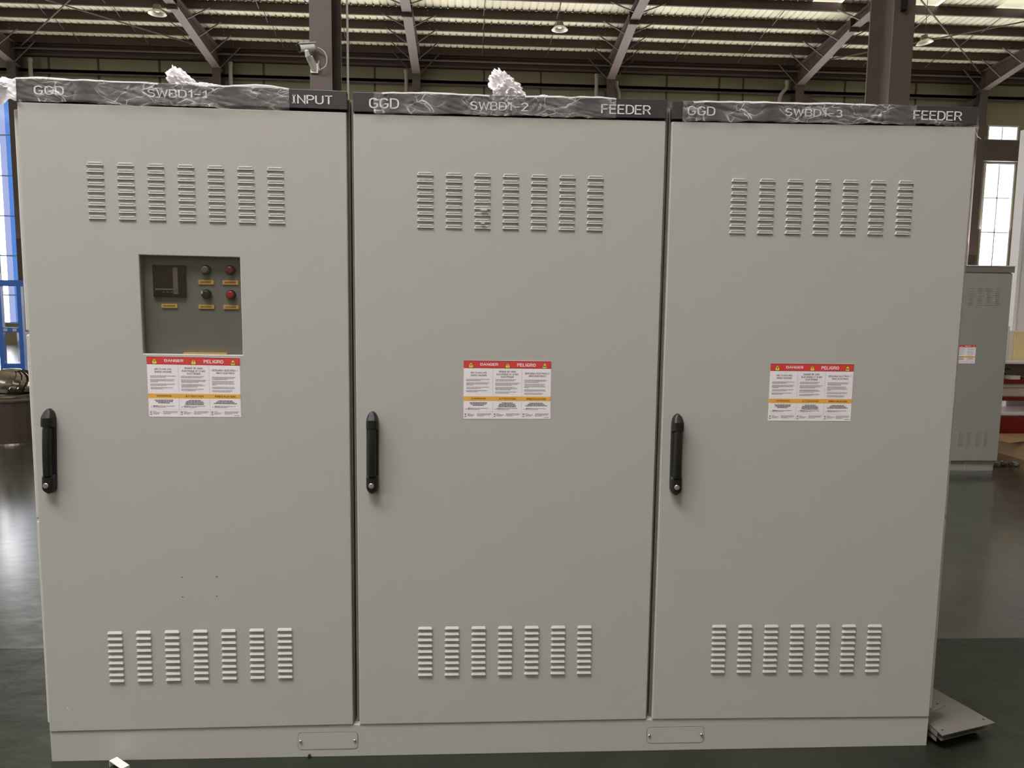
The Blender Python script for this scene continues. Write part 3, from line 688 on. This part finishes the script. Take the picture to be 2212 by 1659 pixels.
NM = ['left grey switchgear cabinet with INPUT sign and an instrument window', 'middle grey switchgear cabinet with FEEDER sign, its lettering reading SWBD1-2', 'right grey switchgear cabinet with FEEDER sign, its lettering reading SWBD1-3']
ZP = 0.1135   # the plinth top is very slightly bowed between its ends
for i in range(3):
    xl, xr = i - 1.5, i - 0.5
    q = DOOR[i]
    cab = thing('switchgear_cabinet', ((xl + xr) / 2, 0.35, ZP), NM[i], 'electrical cabinet', 'switchgear cabinets in the row')
    # body: open front frame
    b = MB(); g = 0.0022
    x0, x1, y0, y1, z0, z1 = xl + g, xr - g, 0.026, 0.78, ZP + 0.002, 2.150
    t = 0.018
    b.box(x0, x0 + t, y0, y1, z0, z1); b.box(x1 - t, x1, y0, y1, z0, z1); b.box(x0 + t, x1 - t, y1 - t, y1, z0, z1)
    b.box(x0 + t, x1 - t, y0, y1 - t, z0, z0 + t); b.box(x0 + t, x1 - t, y0 + 0.01, y1 - t, z1 - t, z1)
    b.box(x0 + t, x1 - t, y0 + 0.045, y0 + 0.05, z0 + t, z1 - t)
    b.build('body', M['frame'], cab)
    # door
    b = MB(); th = 0.022
    if i == 0:
        W = [(-1.1485, 1.6617), (-0.8422, 1.6589), (-1.1472, 1.3562), (-0.8412, 1.3548)]
        us = (0.0, 0.347, 0.660, 1.0); vs_ = (0.0, 0.2255, 0.379, 1.0)
        P = {}
        for a in range(4):
            for c in range(4): P[a, c] = qm(q, us[a], vs_[c])
        P[1, 1], P[2, 1], P[1, 2], P[2, 2] = W
        idx = {}; vv = []
        for lay, yy in ((0, 0.0), (1, th)):
            for a in range(4):
                for c in range(4): idx[a, c, lay] = len(vv); vv.append((P[a, c][0], yy, P[a, c][1]))
        ff = []
        for lay in (0, 1):
            for a in range(3):
                for c in range(3):
                    if (a, c) != (1, 1): ff.append((idx[a, c, lay], idx[a, c + 1, lay], idx[a + 1, c + 1, lay], idx[a + 1, c, lay]))
        ring = [(0, 0), (1, 0), (2, 0), (3, 0), (3, 1), (3, 2), (3, 3), (2, 3), (1, 3), (0, 3), (0, 2), (0, 1)]
        for rg in (ring, [(1, 1), (2, 1), (2, 2), (1, 2)]):
            for k in range(len(rg)):
                A, B = rg[k], rg[(k + 1) % len(rg)]
                ff.append((idx[A[0], A[1], 0], idx[B[0], B[1], 0], idx[B[0], B[1], 1], idx[A[0], A[1], 1]))
        b.add(vv, ff)
    else:
        c_ = [qm(q, u, v) for u, v in ((0, 1), (1, 1), (1, 0), (0, 0))]
        b.prism([(px, 0, pz) for px, pz in c_], (0, th, 0))
    door = b.build('door', M['cab'], cab, bevel=0.0028)
    for tab, fn in ((LTOP[i], louver_top), (LBOT[i], louver_bot)):
        w_ = 0.0515 if fn is louver_top else 0.0495
        for c in range(7):
            b = MB()
            for r_ in range(9):
                x, z = qm(tab, c / 6, r_ / 8); fn(b, x, z, w_)
            b.build('louver_column', M['cab'], door, recalc=True)
    # header sign
    s = SIGN[i]; c_ = [qm(s, u, v) for u, v in ((0, 1), (1, 1), (1, 0), (0, 0))]
    b = MB(); b.prism([(px, -0.004, pz) for px, pz in c_], (0, 0.026, 0))
    if i < 2: b.box(s[1][0], s[1][0] + 0.002, 0.0, 0.02, s[1][1] - 0.018, s[1][1] - 0.006)
    if i == 2: b.box(s[0][0] - 0.0025, s[0][0], -0.002, 0.02, s[0][1] - 0.010, s[0][1] - 0.002)
    sg = b.build('header_sign', M['sign'], cab, bevel=0.001)
    for (tx, u0, v1, u1, v0) in WORDS[i]:
        b = MB(); add_text(b, tx, rect(u0, v1, u1, v0), 0, 0, 1, 1, -0.0052, 0, bold=0.135, gap=0.22 if 'G' in tx else 0.20)
        b.build('sign_lettering', M['letter'], sg, recalc=False)
    # dark strip painting in the shade of the slit under the sign
    b = MB(); b.box(xl + 0.012, xr - 0.012, 0.022, 0.0255, 2.09, 2.15); b.build('seal_strip', M['darkvoid'], cab)
    make_label(LAB[i], cab)
    make_handle(HAND[i][0], HAND[i][1], cab)
    # side panels in three pieces on the outer cabinets
    if i != 1:
        sx = -1 if i == 0 else 1; xo = 1.5 * sx
        for za, zb in ((1.420, 2.097), (0.817, 1.412), (0.120, 0.810)):
            b = MB(); b.box(min(xo, xo + sx * 0.018), max(xo, xo + sx * 0.018), 0.028, 0.76, za, zb); b.build('side_panel', M['cab_side'], cab, bevel=0.006)
    if i == 0:
        # instrument window
        ip = MB(); ip.box(-1.165, -0.825, 0.0255, 0.028, 1.34, 1.68)
        t2 = 0.0005
        ipo = ip.build('instrument_panel', M['inner'], cab)
        yq = 0.0255
        b = MB(); b.box(-1.1175, -1.0175, yq - 0.008, yq, 1.5335, 1.633); mo = b.build('meter', [M['meter']], ipo, bevel=0.002)
        b = MB(); b.box(-1.108, -1.048, yq - 0.0088, yq - 0.008, 1.560, 1.625, 0)
        b.box(-1.0545, -1.0395, yq - 0.0095, yq - 0.008, 1.543, 1.626, 1); b.box(-1.110, -1.038, yq - 0.0100, yq - 0.008, 1.5555, 1.5605, 1)
        for k in range(3): b.box(-1.088 + k * 0.0125, -1.081 + k * 0.0125, yq - 0.0095, yq - 0.008, 1.5475, 1.5510, 1)
        b.build('meter_screen', [M['screen'], M['mframe']], ipo)
        for (x, z, mm, nm, k) in ((-0.9545, 1.6199, 'btngrey', 'indicator_lamp', 0.6), (-0.8791, 1.6197, 'btndark', 'indicator_lamp', 0.6), (-0.9546, 1.5443, 'black', 'selector_knob', 1), (-0.8789, 1.5432, 'btnred', 'push_button', 1)):
            b = MB(); b.lathe((x, yq, z), [(0.0155, 0), (0.0155, 0.006), (0.013, 0.009), (0.0115, 0.009)], 24, 1, axis='Y')
            b.lathe((x, yq, z), [(0.0115, 0.006), (0.0115, 0.014), (0.009, 0.0155), (0, 0.016)], 24, 0, axis='Y')
            if nm == 'selector_knob': b.box(x - 0.0115, x - 0.0070, yq - 0.018, yq - 0.0155, z + 0.001, z + 0.010, 2)
            b.build(nm, [M[mm], M['meter'], M['letter']], ipo)
        for (x0, z1, x1, z0) in ((-0.9790, 1.5888, -0.9318, 1.5751), (-0.9040, 1.5888, -0.8560, 1.5755), (-1.0950, 1.5125, -1.0465, 1.4997), (-0.9805, 1.5112, -0.9325, 1.4985), (-0.9035, 1.5112, -0.8565, 1.4985)):
            b = MB(); b.box(x0, x1, yq - 0.003, yq, z0, z1, 0)
            rr = random.Random(int(x0 * 1000))
            xx = x0 + 0.006
            while xx < x1 - 0.008:
                w3 = rr.uniform(0.002, 0.004); b.box(xx, xx + w3, yq - 0.0033, yq - 0.003, z0 + 0.004, z1 - 0.004, 1); xx += w3 + 0.0012
            b.build('name_tag', [M['tagy'], M['tagtext']], ipo)
        b = MB(); b.box(-1.0287, -0.8933, 0.012, 0.0250, 1.3555, 1.3600); b.build('yellow_strip', M['tagy'], ipo)
        # glass pane
        b = MB(); b.add([(-1.1480, 0.006, 1.6610), (-0.8430, 0.006, 1.6585), (-0.8420, 0.006, 1.3555), (-1.1465, 0.006, 1.3570)], [(3, 2, 1, 0)]); b.build('window_pane', M['wglass'], ipo)
        # screw holes and a scratch on the lower door
        for hx, hz in ((-1.0524, 0.630), (-0.9418, 0.6309), (-1.0532, 0.563), (-0.9437, 0.5653)):
            b = MB(); b.prism([(hx - 0.003, 0.001, hz + 0.0015), (hx, 0.001, hz - 0.0010), (hx + 0.003, 0.001, hz - 0.0012), (hx + 0.0035, 0.001, hz + 0.0008), (hx, 0.001, hz + 0.0012)], (0, -0.0014, 0)); b.build('screw_hole', M['hole'], door)
        b = MB(); b.prism([(-1.4375, 0.0004, 0.1935), (-1.4345, 0.0004, 0.1900), (-1.4280, 0.0004, 0.1825), (-1.4300, 0.0004, 0.1830), (-1.4362, 0.0004, 0.1895)], (0, -0.0007, 0)); b.build('scratch', M['letter'], door)
    if i == 1:
        for xx, zz, ww in ((-0.0935, 1.8170, 0.020), (-0.0935, 1.7765, 0.013)):
            b = MB(); b.box(xx, xx + ww, -0.0090, -0.004, zz, zz + 0.0028); b.build('vent_insert', M['white'], door)  # white bars standing in for light seen through the louver gaps

# continuous plinth under the row
p = thing('plinth', (0, 0.4, 0), 'long low grey steel plinth under the three switchgear cabinets', 'plinth')
tops = [(-1.497, 0.1035), (-1.0, 0.1085), (-0.5, 0.1120), (0.0, 0.1130), (0.5, 0.1125), (1.0, 0.1100), (1.491, 0.1060)]
b = MB(); pts = [(-1.496, 0.004, 0.0), (1.4905, 0.004, 0.0)] + [(x, 0.004, z) for x, z in tops[::-1]]
b.prism(pts, (0, 0.766, 0))
b.build('plinth_body', M['cab'], p, bevel=0.001)
for (xa, xb, za, zb, s0, s1) in ((-0.6910, -0.4926, 0.0278, 0.0860, -0.6824, -0.5019), (0.4940, 0.6918, 0.0282, 0.0850, 0.5021, 0.6837)):
    def rr(x0, x1, z0, z1, r, y):
        out = []
        for cx, cz, a0 in ((x1 - r, z1 - r, 0), (x0 + r, z1 - r, 90), (x0 + r, z0 + r, 180), (x1 - r, z0 + r, 270)):
            for k in range(6):
                a = math.radians(a0 + 18 * k); out.append((cx + r * math.cos(a), y, cz + r * math.sin(a)))
        return out
    b = MB(); b.prism(rr(xa - 0.0010, xb + 0.0010, za - 0.0010, zb + 0.0010, 0.013, 0.0036), (0, 0.0012, 0), 1); b.prism(rr(xa, xb, za, zb, 0.012, 0.0034), (0, -0.0007, 0), 0)
    cp = b.build('cover_plate', [M['cab'], M['darkvoid']], p)
    for sx in (s0, s1):
        b = MB(); zc = (za + zb) / 2
        b.lathe((sx, 0.0028, zc), [(0.0052, 0), (0.0050, 0.0022), (0.0038, 0.0042), (0.0018, 0.0050), (0.0012, 0.0040), (0.0, 0.0040)], 20, axis='Y'); b.build('screw', M['chrome'], cp, smooth=True)

# ------------------------------------------------------------------ plastic film on the header signs
def film_sheet(x0, x1, ztop, zbot, parent, seed, gather=()):
    b = MB(); nx = int((x1 - x0) / 0.0045); nz = 18; vs = []
    for k in range(nz + 1):
        for a in range(nx + 1):
            u = a / nx; v = k / nz; x = x0 + (x1 - x0) * u
            edge = 0.006 * noise.noise(Vector((x * 9, seed, 0))) + 0.003 * noise.noise(Vector((x * 40, seed, 3)))
            zt, zb_ = ztop(x), zbot(x) + edge
            z = zt + (zb_ - zt) * v
            r = abs(noise.noise(Vector((x * 16 + z * 30, seed, z * 42)))) * 0.0050 + abs(noise.noise(Vector((x * 50, z * 60, seed + 5)))) * 0.0018
            for gx in gather:
                d = (x - gx); ang = math.atan2(d, (zt + 0.01 - z)); fall = math.exp(-(d / 0.07) ** 2)
                r += fall * 0.0022 * abs(math.sin(ang * 9 + gx * 5))
            vs.append((x, -0.0066 - r, z))
    n = nx + 1
    fs = [(k * n + a, (k + 1) * n + a, (k + 1) * n + a + 1, k * n + a + 1) for k in range(nz) for a in range(nx)]
    b.add(vs, fs); return b.build('front_film', M['film'], parent, smooth=False, recalc=False)
def crumple(cx, cy, cz, rx, ry, rz, seed, name, parent, sub=4, amp=0.35, top=None):
    bm = bmesh.new(); bmesh.ops.create_icosphere(bm, subdivisions=sub, radius=1)
    for v in bm.verts:
        n = v.co.normalized()
        d = 1 - amp * abs(noise.noise(n * 2.1 + Vector((seed, 0, 0)))) * 1.6 + amp * 0.6 * noise.noise(n * 5 + Vector((0, seed, 0))) - 0.12 * abs(noise.noise(n * 11 + Vector((seed, seed, 0))))
        p_ = n * d; x = p_.x * rx; z = p_.z * rz
        if top: z = (z + rz) * top(p_.x) - rz
        v.co = Vector((cx + x, cy + p_.y * ry, max(cz + z, 2.1525)))
    b = MB(); bm.verts.ensure_lookup_table(); b.add([v.co.copy() for v in bm.verts], [tuple(v.index for v in f.verts) for f in bm.faces]); bm.free()
    return b.build(name, M['filmw'], parent, smooth=False, recalc=False)
def top_film(x0, x1, seed, parent, hs):
    """loose film lying over the cabinet roof, its front hem folded over the sign edge"""
    b = MB(); nx = int((x1 - x0) / 0.008); rows = [(-0.0068, -0.0045), (-0.006, 0.0), (0.004, 0.0028), (0.03, 0.0032), (0.08, 0.001), (0.3, -0.006)]; vs = []
    for (y, dz) in rows:
        for a in range(nx + 1):
            x = x0 + (x1 - x0) * a / nx; e = min(1, min(a, nx - a) / 5)
            z = hs(x) + dz + e * (0.0030 * abs(noise.noise(Vector((x * 6, seed, y * 8)))) * 2 + 0.0018 * noise.noise(Vector((x * 30, y * 30, seed))) + 0.0012)
            vs.append((x, y, z))
    n = nx + 1; fs = [(r * n + a, r * n + a + 1, (r + 1) * n + a + 1, (r + 1) * n + a) for r in range(len(rows) - 1) for a in range(nx)]
    b.add(vs, fs); return b.build('top_film', M['filmw'], parent, recalc=False)
top1 = lambda x: 2.180 + (x + 1.487) / 0.98 * (-0.012)
top2 = lambda x: 2.166 + (x + 0.489) / 0.975 * 0.003
top3 = lambda x: 2.165 + (x - 0.504) / 0.989 * 0.009
bot1 = lambda x: 2.121 + (x + 1.487) / 0.98 * (-0.008)
bot2 = lambda x: 2.108 + (x + 0.489) / 0.975 * 0.004
bot3 = lambda x: 2.111 + (x - 0.504) / 0.989 * 0.008
f1 = thing('plastic_film', (-1.1, 0, 2.17), 'crinkled clear plastic film over the left cabinet sign, with a small white tuft', 'plastic film', 'plastic films over the signs')
film_sheet(-1.486, -0.680, lambda x: top1(x) + 0.001, lambda x: bot1(x) - 0.010, f1, 1.3, gather=(-1.30, -1.05, -0.93))
top_film(-1.486, -1.07, 2.0, f1, top1); top_film(-0.96, -0.682, 2.6, f1, lambda x: top1(x) + 0.006 * math.sin(max(0, min(1, (x + 0.86) / 0.178)) * math.pi))
crumple(-1.015, 0.05, 2.188, 0.052, 0.04, 0.034, 4.0, 'tuft', f1, top=lambda x: 1.25 - 0.55 * (x + 0.2))
crumple(-0.945, 0.04, 2.176, 0.055, 0.03, 0.016, 6.0, 'tuft', f1)
crumple(-1.548, 0.06, 2.158, 0.062, 0.07, 0.036, 9.0, 'bunched_corner', f1, amp=0.15)
b = MB()  # hanging skirt at the left end
vs = []; nx, nz = 16, 8
for k in range(nz + 1):
    for a in range(nx + 1):
        x = -1.60 + 0.115 * a / nx; z = 2.178 - 0.004 * (nx - a) / 4 - (0.060 + 0.006 * math.sin(a * 0.9)) * k / nz
        vs.append((x, -0.008 + 0.05 * (1 - a / nx) - 0.006 * abs(noise.noise(Vector((x * 40, z * 60, 2)))), z))
n = nx + 1
b.add(vs, [(k * n + a, (k + 1) * n + a, (k + 1) * n + a + 1, k * n + a + 1) for k in range(nz) for a in range(nx)]); b.build('corner_skirt', M['filmw'], f1, recalc=False)
f2 = thing('plastic_film', (0, 0, 2.17), 'crinkled clear plastic film over the middle cabinet sign, with a tall torn tuft', 'plastic film', 'plastic films over the signs')
film_sheet(-0.425, 0.325, lambda x: top2(x) + 0.001, lambda x: bot2(x) - 0.004, f2, 5.1, gather=(-0.36, -0.10, 0.0, 0.10))
top_film(-0.40, -0.07, 3.1, f2, top2); top_film(0.04, 0.325, 3.9, f2, top2)
crumple(-0.015, 0.05, 2.196, 0.060, 0.04, 0.042, 12.0, 'tuft', f2, sub=5, amp=0.5, top=lambda x: 1.15 - 0.45 * x)
crumple(0.10, 0.03, 2.170, 0.025, 0.02, 0.012, 14.0, 'tuft', f2)
f3 = thing('plastic_film', (1.0, 0, 2.17), 'crinkled clear plastic film over the right cabinet sign, with a torn tail', 'plastic film', 'plastic films over the signs')
film_sheet(0.536, 1.290, lambda x: top3(x) + 0.001, lambda x: bot3(x) - 0.006, f3, 8.7, gather=(0.60, 0.93, 1.18))
top_film(0.57, 1.16, 5.5, f3, top3)
b = MB(); vs = []; nx, nz = 40, 5   # torn tail towards the right corner
for k in range(nz + 1):
    for a in range(nx + 1):
        t = a / nx; x = 1.285 + 0.215 * t; zt = 2.139 - 0.026 * t; z = zt - (0.022 * (1 - 0.7 * t) + 0.002 * math.sin(a)) * k / nz
        vs.append((x, -0.008 - 0.005 * abs(noise.noise(Vector((x * 60, z * 80, 1)))), z))
n = nx + 1; b.add(vs, [(k * n + a, (k + 1) * n + a, (k + 1) * n + a + 1, k * n + a + 1) for k in range(nz) for a in range(nx)]); b.build('film_tail', M['film'], f3, recalc=False)
b = MB(); vs = []
for k, (xa, xb, z) in enumerate(((1.486, 1.497, 2.114), (1.488, 1.507, 2.104), (1.492, 1.514, 2.094), (1.496, 1.518, 2.086), (1.499, 1.530, 2.080), (1.504, 1.526, 2.078))):
    vs += [(xa, -0.004, z), (xb, 0.02, z)]
b.add(vs, [(2 * k, 2 * k + 1, 2 * k + 3, 2 * k + 2) for k in range(5)]); b.build('corner_wisp', M['filmw'], f3, recalc=False)
b = MB(); b.lathe((1.492, 0.026, 2.139), [(0.0, 0.0028), (0.0098, 0.0026), (0.0102, 0), (0.0, -0.002)], 24, axis='Y'); tag(b.build('round_sticker', M['white'], org=(1.492, 0.026, 2.139)), 'white round disc peeking out behind the right end of the right sign', 'disc')

# ------------------------------------------------------------------ loose sheet metal by the right end
def panel(c, ang, lx, ly, z, lab, flange=True, tilt=0.0, holes=()):
    """c = front corner; panel extends along local +x (length) and +y"""
    p = thing('loose_steel_sheet', (c[0], c[1], z), lab, 'steel sheet', 'loose steel sheets on the floor')
    T = Matrix.Translation((c[0], c[1], z)) @ Matrix.Rotation(ang, 4, 'Z') @ Matrix.Rotation(tilt, 4, 'X')
    def put(b_): b_.v = [(max(1.497, p_.x), p_.y, p_.z) for p_ in (T @ Vector(v) for v in b_.v)]
    b = MB(); b.box(0, lx, 0, ly, 0, 0.0025)
    if flange: b.box(0, 0.0025, 0.02, ly, -0.014, 0); b.box(lx - 0.0025, lx, 0.02, ly, -0.014, 0)
    put(b); b.build('sheet', M['plate'], p)
    for hx, hy in holes:
        b = MB(); b.lathe((hx, hy, 0.0026), [(0.004, 0), (0, 0.0001)], 12); put(b); b.build('bolt_hole', M['hole'], p)
aw = math.atan2(0.073, 0.241)
panel((1.505, 0.045), 0.08, 0.225, 0.36, 0.008, 'grey sheet metal panel lying flat at the very bottom of the small pile', holes=((0.19, 0.03),))
panel((1.5175, -0.035), aw + 0.02, 0.252, 0.45, 0.040, 'grey sheet metal panel just under the top one of the pile', holes=())
panel((1.512, -0.045), aw, 0.252, 0.48, 0.064, 'large grey sheet metal panel with two corner holes, on top of the pile', holes=((0.03, 0.025), (0.232, 0.03)))
panel((1.500, 0.012), math.atan2(0.066, 0.123) , 0.098, 0.17, 0.116, 'narrow grey metal strip sticking out of the gap above the pile', flange=False, holes=((0.08, 0.02),))
# bracket at the bottom left
p = thing('metal_bracket', (-1.27, -0.04, 0), 'small bent white metal bracket on the floor before the left cabinet', 'bracket')
T = Matrix.Translation((-1.293, -0.032, 0.0)) @ Matrix.Rotation(math.radians(-38), 4, 'Z')
b = MB(); b.box(0, 0.075, -0.0, 0.026, 0.020, 0.022); b.box(-0.0015, 0.0, 0.0, 0.026, 0.0, 0.022); b.box(0.0, 0.075, 0.0245, 0.026, 0.0, 0.020)
b.v = [tuple(T @ Vector(v)) for v in b.v]; b.build('angle', M['white'], p)
b = MB(); b.box(-0.657, -0.650, -0.006, 0.02, 0.0, 0.010); tag(b.build('rubber_scrap', M['hole'], org=(-0.653, 0, 0)), 'tiny black scrap under the plinth edge left of its left cover plate', 'scrap')

# ------------------------------------------------------------------ things behind the row, right side
# distant switchboard
p = thing('switchgear_cabinet', (4.25, 4.6, 0), 'distant grey switchgear cabinet seen behind the right end of the row', 'electrical cabinet')
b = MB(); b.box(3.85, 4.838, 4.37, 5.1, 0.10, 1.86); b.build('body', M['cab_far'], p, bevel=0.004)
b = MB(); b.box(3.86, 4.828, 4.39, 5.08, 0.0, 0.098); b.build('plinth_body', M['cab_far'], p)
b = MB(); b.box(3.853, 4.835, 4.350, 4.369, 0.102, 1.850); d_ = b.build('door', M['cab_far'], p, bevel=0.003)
for zt, zb_ in ((1.705, 1.560), (0.37, 0.24)):
    for c in range(4, 8):
        b = MB()
        for r_ in range(9): louver_top(b, 3.98 + c * 0.082 + 0.12, zt - (zt - zb_) * r_ / 8, 0.048)
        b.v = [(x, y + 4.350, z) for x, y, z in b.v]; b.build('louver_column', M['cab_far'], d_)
b = MB(); b.box(3.85, 4.845, 4.342, 4.349, 1.857, 1.912); b.box(3.85, 4.845, 4.349, 4.40, 1.902, 1.912); sg = b.build('header_sign', mat('sign_film_grey', (120, 114, 110), 0.35), p)
b = MB(); b.box(3.84, 4.85, 4.335, 4.41, 1.913, 1.920); b.build('film_strip', M['filmw'], p)
lq = rect(4.27, 1.192, 4.54, 1.020)
lb = make_label(lq, p, y=4.3492)
b = MB(); b.box(4.545, 4.552, 4.384, 4.39, 0.025, 0.085); b.build('plate_edge', M['pipe'], p)

# white partition and post to the right
b = MB(); b.box(6.30, 7.9, 6.3, 6.36, 0.0, 3.6); b.box(6.28, 6.32, 6.26, 6.40, 0, 3.6); tag(b.build('partition', M['whitewall'], org=(6.5, 6.33, 0)), 'tall white partition at the right edge behind the red workbench', 'partition')

# red workbench with three levels
p = thing('workbench', (6.2, 5.7, 0), 'dark red steel workbench with white tops at the far right edge', 'workbench')
XB0, XB1 = 5.45, 6.9
b = MB(); b.box(XB0, XB1, 5.42, 6.15, 0.36, 0.372); b.box(XB0, XB1, 5.41, 5.44, 0.095, 0.355); b.build('drawer', M['darkred'], p, bevel=0.004)
b = MB(); b.box(XB0, XB1, 5.46, 6.15, 0.373, 0.378); b.build('white_top', M['white'], p)
b = MB(); b.box(XB0, XB1, 5.56, 5.60, 0.52, 0.562); b.box(XB0, XB1, 5.60, 6.15, 0.545, 0.562); b.build('rail', M['darkred'], p)
b = MB(); b.box(XB0, XB1, 5.62, 6.15, 0.665, 0.700); b.build('white_shelf', M['white'], p)
b = MB(); b.box(XB0, XB1, 5.58, 6.12, 0.705, 0.752); b.build('shelf', M['darkred'], p)
b = MB(); b.box(XB0, XB1, 5.46, 6.15, 0.935, 0.958); b.build('worktop', M['white'], p)
for x in (XB0 + 0.03, XB1 - 0.03):
    for y in (5.66, 6.10):
        b = MB(); b.box(x - 0.025, x + 0.025, y - 0.025, y + 0.025, 0.0, 0.935); b.build('leg', M['darkred'], p)
b = MB(); b.box(XB0, XB1, 6.16, 6.18, 0.02, 0.36); b.build('kick_panel', M['whitewall'], p)
b = MB(); b.box(5.55, XB1 - 0.05, 5.90, 5.92, 0.76, 0.934); b.build('back_panel', mat('bench_back_grey', (176, 170, 176), 0.5), p)
b = MB(); b.box(5.815, 5.925, 5.59, 5.69, 0.753, 0.795); tag(b.build('socket_box', M['white'], org=(5.87, 5.64, 0.753)), 'small white socket box on the red shelf of the workbench', 'box')
b = MB(); pts = []
for k in range(40):
    t = k / 39 * 4 * math.pi; pts.append((5.80 + 0.07 * math.cos(t) + 0.004 * k / 3, 5.76 + 0.03 * math.sin(t), 0.80 + 0.035 * math.sin(t * 0.7) + 0.0007 * k))
b.tube(pts, 0.007, 6); tag(b.build('cable_coil', M['cable'], org=(5.80, 5.76, 0.76)), 'dark reddish coiled cable on the workbench shelf', 'cable')
b = MB(); b.box(5.78, 6.1, 5.64, 5.9, 0.563, 0.664); tag(b.build('beige_box', M['beige'], org=(5.9, 5.75, 0.563)), 'beige box with dark sockets on the middle rail of the workbench', 'box')
b = MB(); b.hexa([(5.54, 5.60, 0.379), (6.2, 5.5, 0.379), (6.2, 5.9, 0.379), (5.58, 5.95, 0.379), (5.54, 5.60, 0.384), (6.2, 5.5, 0.384), (6.2, 5.9, 0.384), (5.58, 5.95, 0.384)]); tag(b.build('paper_sheets', M['paper'], org=(5.8, 5.7, 0.379)), 'white paper sheets lying on the lowest top of the workbench', 'paper')
for (x, wd, z1, mm, lab) in ((5.85, 0.03, 1.335, 'beige', 'narrow pale board leaning on the workbench, leftmost of the boards'), (5.885, 0.05, 1.285, 'beige', 'pale wooden plank standing between the boards on the workbench'), (5.94, 0.30, 1.28, 'cream', 'wide yellowish board standing on the workbench at the frame edge')):
    b = MB(); b.box(x, x + wd, 5.75, 5.78, 0.959, z1); tag(b.build('board', M[mm], org=(x, 5.76, 0.959), bevel=0.006), lab, 'board', 'boards on the workbench')
# cardboard box with open flap, plastic scraps
p = thing('cardboard_box', (5.55, 5.0, 0), 'open brown cardboard box on the floor at the right edge under the workbench', 'box')
b = MB(); b.box(5.50, 6.05, 4.85, 5.3, 0.0, 0.20); b.build('carton', M['card'], p)
b = MB(); b.add([(5.51, 4.86, 0.201), (5.51, 5.29, 0.201), (5.39, 5.2, 0.16), (5.39, 4.96, 0.16)], [(0, 1, 2, 3)]); b.build('flap', M['card'], p)
b = MB(); rs = random.Random(4)
for k in range(5):
    cx, cy = 5.02 + 0.045 * k, 4.62 + rs.uniform(-0.04, 0.05)
    bm = bmesh.new(); bmesh.ops.create_icosphere(bm, subdivisions=2, radius=0.03)
    for v in bm.verts: v.co = Vector((cx, cy, 0.022)) + Vector((v.co.x, v.co.y, v.co.z * 0.7)) * (1 + 0.5 * noise.noise(v.co * 60 + Vector((k, 0, 0))))
    b.add([v.co.copy() for v in bm.verts], [tuple(v.index for v in f.verts) for f in bm.faces], k % 2); bm.free()
o = b.build('packing_scraps', [M['plate'], M['cable']], org=(5.1, 4.62, 0)); tag(o, 'heap of grey plastic packing scraps on the floor beside the distant cabinet', 'scraps'); o['kind'] = 'stuff'

# ------------------------------------------------------------------ things behind the row, left side
p = thing('roof_ventilator', (-4.90, 5.70, 0), 'shiny bladed steel roof ventilator on a dark drum at the left edge', 'ventilator')
cx, cy = -4.90, 5.70
b = MB(); b.lathe((cx, cy, 0), [(0.0, 0.0), (0.27, 0.0), (0.26, 0.02), (0.26, 0.44), (0.275, 0.445), (0.275, 0.46), (0.0, 0.46)], 40); b.build('drum', M['ventb'], p, smooth=False)
b = MB(); b.lathe((cx, cy, 0.46), [(0.275, 0.0), (0.275, 0.02), (0.262, 0.03), (0.28, 0.045), (0.28, 0.06), (0.25, 0.07)], 40); b.build('collar', M['vent'], p)
for k in range(26):
    a0 = 2 * math.pi * k / 26; vs = []
    for j in range(9):
        t = j / 8; ph = math.radians(-18 + 98 * t); rr_ = 0.05 + 0.27 * math.cos(ph) if False else 0.305 * math.cos(ph) + 0.0
        z = 0.60 + 0.165 * math.sin(ph); tw = a0 + t * 0.55
        vs.append((cx + rr_ * math.cos(tw), cy + rr_ * math.sin(tw), z)); r2 = rr_ * 0.93
        vs.append((cx + r2 * math.cos(tw + 0.22), cy + r2 * math.sin(tw + 0.22), z - 0.006))
    b = MB(); b.add(vs, [(2 * j, 2 * j + 1, 2 * j + 3, 2 * j + 2) for j in range(8)]); b.build('blade', M['vent'], p, smooth=True, recalc=False)
b = MB(); b.lathe((cx, cy, 0.765), [(0.10, -0.015), (0.08, 0.0), (0, 0.006)], 30); b.build('cap', M['vent'], p, smooth=True)

p = thing('storage_rack', (-6.3, 8.1, 0), 'blue painted steel rack behind the ventilator at the left edge', 'rack')
b = MB(); b.box(-6.75, -6.0, 8.0, 8.06, 1.645, 1.725); b.build('top_rail', M['blue'], p)
for x in (-6.36, -6.10):
    b = MB(); b.box(x - 0.03, x + 0.025, 8.0, 8.06, 0.0, 1.645); b.build('post', M['blue'], p)
b = MB(); b.box(-6.9, -6.55, 8.0, 8.06, 0, 1.9); b.build('side_plate', M['blue'], p)
b = MB(); b.box(-6.33, -6.13, 8.0, 8.06, 1.035, 1.10); sr = b.build('shelf_rail', M['blue'], p)
for x in (-6.30, -6.18):
    b = MB(); b.box(x - 0.025, x + 0.025, 7.996, 8.0, 1.05, 1.088); b.build('rail_label', M['pipe'], sr)
b = MB(); b.box(-6.33, -6.13, 8.3, 8.32, 0.62, 1.03); b.build('back_panel', M['whitewall'], p)
b = MB(); b.box(-6.33, -6.13, 8.0, 8.04, 0.30, 0.62); b.build('lower_panel', M['blue'], p)
